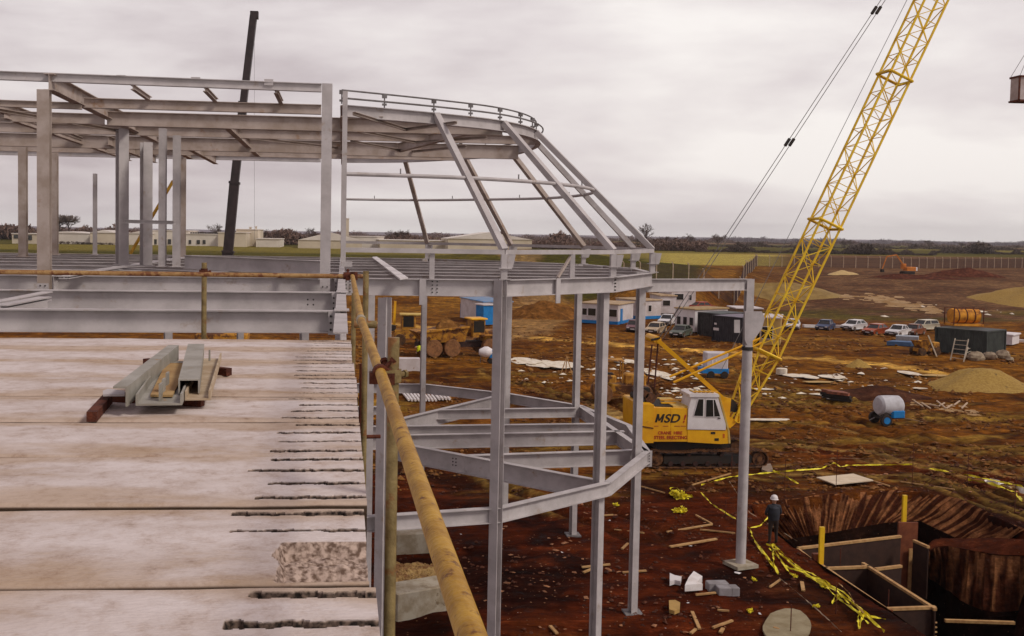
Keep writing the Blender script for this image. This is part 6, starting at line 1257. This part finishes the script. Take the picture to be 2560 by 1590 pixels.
skin = M_('skin', (.42, .22, .14)); navy = M_('navy_cloth', (.022, .024, .034), (.014, .015, .02), scale=6); hiv = M_('hi_vis', (.66, .70, .01), (.50, .55, .01), scale=5); dkt = M_('dark_trousers', (.030, .018, .014), (.02, .012, .01), scale=6); skinb = M_('boots', (.03, .02, .015))
def dress(b_, fn, mats):
    b_.data.materials.clear()
    for m in mats: b_.data.materials.append(m)
    for p in b_.data.polygons: p.material_index = fn(p.center)
J1 = dict(hip=(0, 0, .98, .165, .12), waist=(0, 0, 1.14, .155, .11), chest=(0, .01, 1.36, .19, .125), neckb=(0, 0, 1.49, .09), neck=(0, 0, 1.55, .058), head0=(0, -.01, 1.62, .078), head1=(0, -.01, 1.70, .09), head2=(0, 0, 1.77, .06),
    shl=(-.20, 0, 1.44, .072), ell=(-.29, .04, 1.17, .05), wrl=(-.20, .22, 1.06, .034), hal=(-.12, .27, 1.06, .038), shr=(.20, 0, 1.44, .072), elr=(.29, .04, 1.17, .05), wrr=(.20, .22, 1.06, .034), har=(.12, .27, 1.06, .038),
    thl=(-.10, 0, .86, .10), knl=(-.12, .01, .50, .068), anl=(-.13, 0, .10, .048), tol=(-.14, .17, .05, .042), thr=(.10, 0, .86, .10), knr=(.12, .03, .50, .068), anr=(.14, .02, .10, .048), tor=(.16, .18, .05, .042))
E1 = [('hip', 'waist'), ('waist', 'chest'), ('chest', 'neckb'), ('neckb', 'neck'), ('neck', 'head0'), ('head0', 'head1'), ('head1', 'head2'), ('chest', 'shl'), ('shl', 'ell'), ('ell', 'wrl'), ('wrl', 'hal'), ('chest', 'shr'), ('shr', 'elr'), ('elr', 'wrr'), ('wrr', 'har'), ('hip', 'thl'), ('thl', 'knl'), ('knl', 'anl'), ('anl', 'tol'), ('hip', 'thr'), ('thr', 'knr'), ('knr', 'anr'), ('anr', 'tor')]
ft = PG(1932, 1362); o, b_, s_ = person('man in dark jacket and white helmet standing by the pit edge', ft, 1.86, J1, E1)
dress(b_, lambda c: 0 if (c.z > 1.60 or c.y > .24 and 1.0 < c.z < 1.2) else 1 if c.z > .95 else 2 if c.z > .14 else 3, (skin, navy, dkt, skinb))
OB('helmet', MB().lathe([(.155, 0), (.13, .02), (.125, .08), (.10, .135), (.05, .165), (.01, .17)], (0, 0, 1.76), 'Z', 18).box((0, .13, 1.77), (.16, .12, .02)), white, o, world=False)
OB('jacket', MB().lathe([(.20, .98), (.215, 1.1), (.225, 1.3), (.20, 1.44), (.10, 1.52)], (0, .01, 0), 'Z', 16), navy, o, world=False)
fg = [('finger', k) for k in range(4)]
for s2 in (-1, 1):
    for k in range(4): OB('finger', MB().path([(s2 * (.10 - .005 * k), .30, 1.09 - .022 * k), (s2 * .06, .33, 1.085 - .022 * k), (s2 * .03, .31, 1.08 - .022 * k)], .009, 6), skin, o, world=False)
    OB('thumb', MB().path([(s2 * .12, .28, 1.10), (s2 * .09, .32, 1.13)], .011, 6), skin, o, world=False)
J2 = dict(J1); J2.update(waist=(-.08, 0, 1.12, .15, .12), chest=(-.30, 0, 1.25, .17, .15), neckb=(-.42, 0, 1.27, .09), neck=(-.48, 0, 1.27, .058), head0=(-.54, 0, 1.26, .078), head1=(-.61, 0, 1.22, .09), head2=(-.66, 0, 1.18, .06), shl=(-.34, -.19, 1.22, .07), ell=(-.40, -.22, .95, .05), wrl=(-.52, -.12, .76, .034), hal=(-.56, -.10, .70, .038), shr=(-.34, .19, 1.22, .07), elr=(-.42, .22, .95, .05), wrr=(-.54, .12, .76, .034), har=(-.58, .10, .70, .038),
    thl=(0, -.10, .86, .10), knl=(-.02, -.12, .50, .068), anl=(.10, -.13, .10, .048), tol=(-.06, -.14, .05, .042), thr=(0, .10, .86, .10), knr=(-.12, .12, .50, .068), anr=(-.06, .14, .10, .048), tor=(-.22, .15, .05, .042))
ft = PG(1056, 904); o, b_, s_ = person('man in a bright yellow jacket bending forward beside the muddy machine', ft, 1.9, J2, E1)
dress(b_, lambda c: 0 if (c.x < -.50 * s_) else 1 if c.z > .93 else 2 if c.z > .14 else 3, (skin, hiv, dkt, skinb))
OB('jacket', MB().sweep([(-.22, -.17), (.22, -.17), (.25, .05), (.16, .20), (-.16, .20), (-.25, .05)], (.10, 0, 1.0), (-.42, 0, 1.32)), hiv, o, world=False, smooth=60)
# ------------------------------------------------------------------ long fence
def fence(label, pts, h, step, mesh_dark=True, bend=.35):
    p0 = PG(*pts[0]); o = T('site_fence', label, 'fence', tuple(p0)); W = [PG(*q) for q in pts]; 
    W = [V(w.x, w.y, gz(w.x, w.y)) for w in W]; q, ln = interp(W, 2); n = int(ln / step); q, ln = interp(W, n + 1); pm = M_('fence_post', (.52, .41, .30), (.42, .31, .22)); 
    me0 = None
    for p in q:
        z = gz(p.x, p.y)
        if me0 is None: ob = OB('post', MB().path([(0, 0, -.4), (0, 0, h), (-.12, -.1, h + bend * .6), (-.3, -.25, h + bend)], h * .034, 5), pm, o, world=False); me0 = ob.data
        else: ob = bpy.data.objects.new('post', me0); COL.objects.link(ob); ob.parent = o
        ob.location = V(p.x, p.y, z) - wloc(o)
    mb = MB(); 
    for a_, b_ in zip(q[:-1], q[1:]):
        za, zb = gz(a_.x, a_.y), gz(b_.x, b_.y)
        m = 16
        for k in range(m): z = h * (k + .5) / m; mb.tube(V(a_.x, a_.y, za + z), V(b_.x, b_.y, zb + z), .032, n=3, cap=False)
        for k in range(int(step / .22)):
            t = k * .22 / step; c = a_.lerp(b_, t); zc = za + (zb - za) * t; mb.tube(V(c.x, c.y, zc), V(c.x, c.y, zc + h), .03, n=3, cap=False)
    OB('wire_mesh', mb, M_('mesh_wire', (.14, .09, .08)), o, kind='stuff', smooth=0)
fl = [PG(x, 707) for x in (1590,)]
def Gp(px, y): p = PY(px, 650, y); return proj((p.x, y, gz(p.x, y)))
fence('long chain-link fence on concrete posts running right along the far bank', [Gp(1893, 232), Gp(2250, 238), Gp(2600, 262), Gp(2900, 280)], 2.5, 3.1)
fence('near chain-link fence with bent post tops below the green mound', [Gp(1560, 158), Gp(1700, 156), Gp(1838, 156)], 2.6, 2.4)
fence('short fence length running away from us between the near and the far fence', [Gp(1838, 156), Gp(1893, 232)], 2.6, 9.0)
# ------------------------------------------------------------------ distant buildings
def block(par, x0, x1, y, dep, z0, z1, m, name='wall', gable=0, rm=None):
    OB(name, MB().box(((x0 + x1) / 2, y + dep / 2, (z0 + z1) / 2), (x1 - x0, dep, z1 - z0)), m, par)
    if gable: OB('roof', MB().prism([V(x0 - .3, y - .3, z1), V(x1 + .3, y - .3, z1), V((x0 + x1) / 2, y - .3, z1 + gable)], (0, 1, 0), dep + .6), rm or m, par)
    else: OB('roof', MB().box(((x0 + x1) / 2, y + dep / 2, z1 + .15), (x1 - x0 + .6, dep + .6, .3)), rm or m, par)
wh1 = M_('warehouse_cream', (.60, .52, .40), (.50, .42, .31), scale=.1); wh2 = M_('warehouse_pale', (.70, .64, .56), (.60, .54, .46), scale=.1); rfp = M_('roof_pale', (.72, .66, .60), (.62, .56, .50), scale=.1)
def far_building(label, x0, x1, ytop, y, m, gable=0, wins=(), dep=30, zb=None, name='warehouse'):
    a_, b_ = PY(x0, 600, y), PY(x1, 600, y); zt = PY((x0 + x1) / 2, ytop, y).z; z0 = gz((a_.x + b_.x) / 2, y) - .5; o = T(name, label, 'building', ((a_.x + b_.x) / 2, y, z0), 'pale factory buildings on the horizon'); block(o, a_.x, b_.x, y, dep, z0, zt, m, gable=gable, rm=rfp)
    for u0, u1, v0, v1 in wins: p, q = PY(u0, v0, y), PY(u1, v1, y); OB('opening', MB().box(((p.x + q.x) / 2, y - .1, (p.z + q.z) / 2), (q.x - p.x, .3, p.z - q.z)), glass, o)
    return o
far_building('cream building with two dark windows at the far left', 30, 95, 585, 430, wh1, 0, [(35, 52, 587, 596), (70, 80, 588, 600)])
far_building('long low white warehouse behind the left columns', 95, 225, 583, 440, wh2, .8)
far_building('pale warehouse with shallow gable behind the thin free-standing column', 225, 290, 582, 435, wh1, 1.2)
far_building('pale warehouse seen between the paired columns', 322, 380, 584, 440, wh2, 1.2, [(378, 379, 595, 606)])
far_building('tall white factory block with stepped roof behind the paired columns', 372, 470, 577, 445, wh2, 0, [(384, 392, 598, 610), (420, 428, 598, 610)])
far_building('long white factory with rooftop units left of the mobile crane boom', 462, 552, 586, 442, wh2, 0, [(472, 478, 600, 610), (492, 500, 600, 610), (507, 514, 600, 610)])
far_building('cream gabled factory hall just left of the mobile crane boom', 545, 615, 582, 432, wh1, 0)
far_building('cream blocky plant building right of the mobile crane boom', 590, 645, 574, 452, wh1, 0)
far_building('low white store right of the cream plant building', 640, 700, 598, 436, wh2, 0)
far_building('wide cream roof left of the tall wind post', 745, 905, 601, 420, wh1, 3.4)
far_building('pale building with chimney behind the bay', 860, 960, 592, 460, wh2, 0)
far_building('low white building under the sill rail', 950, 1160, 602, 430, wh1, 0)
far_building('large cream warehouse with shallow gable seen through the bay rafters', 1120, 1330, 598, 415, wh1, 3.0)
for i, (px, w, yt, l) in enumerate(((868, 8, 546, 'square pale chimney tower right of the corner post'), (626, 5, 568, 'left rooftop stack of the cream plant'), (640, 4, 566, 'right rooftop stack of the cream plant'))):
    a_ = PY(px, 600, 458); zt = PY(px, yt, 458).z; o = T('chimney_tower', l, 'tower', (a_.x, 458, -7), 'towers over the far factories'); OB('shaft', MB().box((a_.x, 458, (zt - 7) / 2), (w * 458 / 2488, 1.5, zt + 7)), wh1, o); OB('cap', MB().box((a_.x, 458, zt), (w * 458 / 2488 + .4, 2, .3)), rfp, o)
for i in range(12):
    px = 478 + i * 6; a_ = PY(px, 585, 446); OB('roof_unit', MB().box((a_.x, 446, a_.z + .3), (.8, .8, 1.0)), black, None, 'rooftop unit on the long white factory, %s from the left' % ['first', 'second', 'third', 'fourth', 'fifth', 'sixth', 'seventh', 'eighth', 'ninth', 'tenth', 'eleventh', 'twelfth'][i], cat='roof unit', group='rooftop units on the long white factory')
# ------------------------------------------------------------------ trees
barkf = M_('bare_twigs', (.125, .075, .055), (.085, .055, .045), scale=.3); barkg = M_('bare_twigs_grey', (.16, .12, .095), (.11, .08, .065), scale=.3)
def bare_tree(label, px, y, ytop, seed, spread=.42, mat=barkf, dens=1.0, base_y=None, cat='tree', round_=0):
    rg = np.random.RandomState(seed); a_ = PY(px, 600, y); z0 = gz(a_.x, y) - .3; zt = PY(px, ytop, y).z; h = zt - z0; o = T('bare_tree', label, 'tree', (a_.x, y, z0), 'bare winter trees on the skyline'); tr_ = MB(); cr = MB()
    tr_.tube((0, 0, 0), (0, 0, h * .45), h * .028, h * .02, n=6)
    def grow(p, d, ln, r, k):
        q = p + d * ln; (tr_ if k < 1 else cr).tube(p, q, r, r * .65, n=3, cap=False)
        if k >= 4: return
        for _ in range(3 if k < 3 else 4):
            e = (d + Vector(rg.randn(3)) * spread * 1.3); e.z = abs(e.z) * .8 + (.1 if k > 1 else .3); e.normalize(); grow(p.lerp(q, .55 + .45 * rg.rand()), e, ln * (.62 + .2 * rg.rand()), max(r * .62, y * .00010), k + 1)
    for _ in range(4):
        e = Vector((rg.randn() * spread, rg.randn() * spread, 1)).normalized(); grow(Vector((0, 0, h * (.22 + .15 * rg.rand()))), e, h * .27, h * .018, 0)
    zm_ = max(v[2] for v in cr.v); 
    for m in (tr_, cr): m.v = [(v[0], v[1], v[2] * h / zm_) for v in m.v]
    if round_:
        for _ in range(420):
            d = Vector(rg.randn(3)).normalized() * rg.rand() ** .4; c = Vector((d.x * h * .30, d.y * h * .30, h * (.82 + .17 * max(d.z, -.55)))); e = Vector(rg.randn(3)) * h * .03; f = Vector(rg.randn(3)) * h * .012; cr.add([c - e, c + f, c + e, c - f], [(0, 1, 2, 3)])
    OB('trunk', tr_, mat, o, world=False, smooth=0); OB('crown', cr, mat, o, world=False, smooth=0); return o
for i, (px, y, yt, sp_, l) in enumerate(((152, 560, 536, .55, 'round bare tree, the left of a joined pair between two columns'), (172, 560, 537, .55, 'round bare tree, the right of a joined pair between two columns'), (538, 520, 556, .6, 'wide bare tree above the cream gabled factory'), (660, 520, 572, .5, 'thin bare tree right of the plant building'), (690, 500, 576, .5, 'small bare tree among the bushes left of the wide cream roof'), (780, 520, 568, .6, 'bare tree just left of the wind post'), (985, 500, 574, .5, 'left of two bare trees behind the bay'), (1008, 500, 572, .5, 'right of two bare trees behind the bay'), (1617, 520, 556, .35, 'tall bare tree right of the curved bay'), (1722, 560, 583, .45, 'slim bare tree left of the pendant ropes'), (1668, 560, 590, .45, 'low bare tree between the tall and the slim one'), (1795, 620, 584, .7, 'wide bare tree behind the pendant ropes'), (2105, 700, 597, .6, 'rounded bare tree right of the crane boom'), (2125, 700, 601, .6, 'lower bare tree beside the rounded one right of the boom'), (2322, 900, 600, .5, 'bare tree on the far right skyline above the excavator'), (2405, 900, 606, .5, 'small bare tree further right on the skyline'), (2540, 800, 612, .5, 'dark tree on the skyline at the right edge'), (1640, 520, 592, .5, 'shrubby tree at the foot of the tall bare tree'), (1595, 520, 590, .5, 'shrubby tree left of the tall bare tree'))):
    bare_tree(l, px, y, yt, 50 + i, sp_, barkg if i < 3 or i > 11 else barkf, round_=int(i < 2))
def wood(name, x0, x1, y, hpx, mat, seed, n, jag=.5, base_=0):
    rg = np.random.RandomState(seed); n = int(n * 1.5); q = 20
    px = x0 + rg.rand(n) * (x1 - x0); yy = y * (1 + .06 * rg.rand(n)); env = np.clip(.55 + jag * (fbm(px * .02 + seed, px * 0 + seed, 3) - .4) * 2, .15, 2); h = hpx * y / 2488 * env * (.55 + .45 * rg.rand(n)) ; w = np.maximum(h * .5, y * .0012)
    X_ = np.array([PY(a, 600, b).x for a, b in zip(px, yy)]); Z0 = np.array([gz(a, b) for a, b in zip(X_, yy)]); vs = np.zeros((n, q, 4, 3)); d = rg.randn(n, q, 3); d /= np.linalg.norm(d, axis=2, keepdims=True); d *= rg.rand(n, q, 1) ** .4
    c = np.stack([X_, yy, Z0 + h * .52], -1)[:, None] + d * np.stack([w, w, h * .5], -1)[:, None]; sz = (np.maximum(h * .085, y * .00035))[:, None, None]
    e = rg.randn(n, q, 3) * sz; e[..., 2] = np.abs(e[..., 2]) * 1.2; f = rg.randn(n, q, 3) * sz * .5
    vs[:, :, 0] = c - e; vs[:, :, 1] = c + f; vs[:, :, 2] = c + e; vs[:, :, 3] = c - f
    me = bpy.data.meshes.new(name); vv = vs.reshape(-1, 3); me.vertices.add(len(vv)); me.vertices.foreach_set('co', vv.ravel()); me.loops.add(len(vv)); me.loops.foreach_set('vertex_index', np.arange(len(vv))); k = len(vv) // 4; me.polygons.add(k); me.polygons.foreach_set('loop_start', np.arange(k) * 4); me.polygons.foreach_set('loop_total', np.full(k, 4)); me.update(calc_edges=True)
    me.materials.append(mat); o = bpy.data.objects.new(name, me); COL.objects.link(o); o['kind'] = 'stuff'; return o
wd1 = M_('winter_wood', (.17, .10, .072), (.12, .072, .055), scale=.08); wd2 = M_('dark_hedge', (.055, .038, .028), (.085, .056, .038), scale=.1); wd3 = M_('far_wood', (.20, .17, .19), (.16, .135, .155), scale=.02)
wood('woodland', -60, 340, 560, 46, wd1, 1, 900); wood('woodland', 330, 520, 560, 34, wd1, 2, 300); wood('woodland', 640, 820, 520, 44, wd1, 3, 420, .7); wood('woodland', 950, 1420, 520, 42, wd1, 4, 900, .5); wood('woodland', 1300, 1760, 500, 40, wd1, 5, 1000, .6)
wood('hedge', 150, 320, 430, 10, wd2, 6, 200); wood('hedge', 1740, 2080, 480, 20, wd2, 7, 520, 1.0); wood('hedge', 2080, 2340, 470, 26, wd2, 8, 620, 1.1); wood('hedge', 2330, 2620, 560, 24, wd2, 9, 420, 1.2); wood('hedge', 1700, 2600, 800, 15, wd2, 10, 900, 1.0); wood('hedge', 900, 1700, 900, 18, wd1, 14, 600, .6)
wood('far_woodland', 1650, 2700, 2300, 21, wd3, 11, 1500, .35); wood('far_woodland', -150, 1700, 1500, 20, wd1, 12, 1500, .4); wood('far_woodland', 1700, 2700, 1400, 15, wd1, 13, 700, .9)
def hills():
    mb = MB(); vs = []; n = 120
    for i in range(n + 1):
        t = i / n; x = -2000 + 6000 * t; h = 1.5 + 9 * float(fbm(np.array(t * 7 + 3), np.array(2.0), 4)); vs += [(x, 3600, -12), (x, 3900, h), (x, 5200, h * .9), (x, 5600, -12)]
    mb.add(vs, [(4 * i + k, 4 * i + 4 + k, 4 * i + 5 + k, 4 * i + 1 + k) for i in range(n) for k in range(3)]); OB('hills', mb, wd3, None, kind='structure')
hills()
hz = MB().box((700, 2600, 20), (8200, 7000, 140)); vol = bpy.data.materials.new('haze'); vol.use_nodes = True; tv = vol.node_tree; tv.nodes.remove(tv.nodes['Principled BSDF']); pv = tv.nodes.new('ShaderNodeVolumePrincipled'); pv.inputs['Density'].default_value = .00010; pv.inputs['Color'].default_value = (.86, .84, .88, 1); pv.inputs['Anisotropy'].default_value = 0.2; tv.links.new(pv.outputs[0], tv.nodes['Material Output'].inputs['Volume'])
if HAZE: OB('haze', hz, vol, None, kind='stuff', smooth=0)
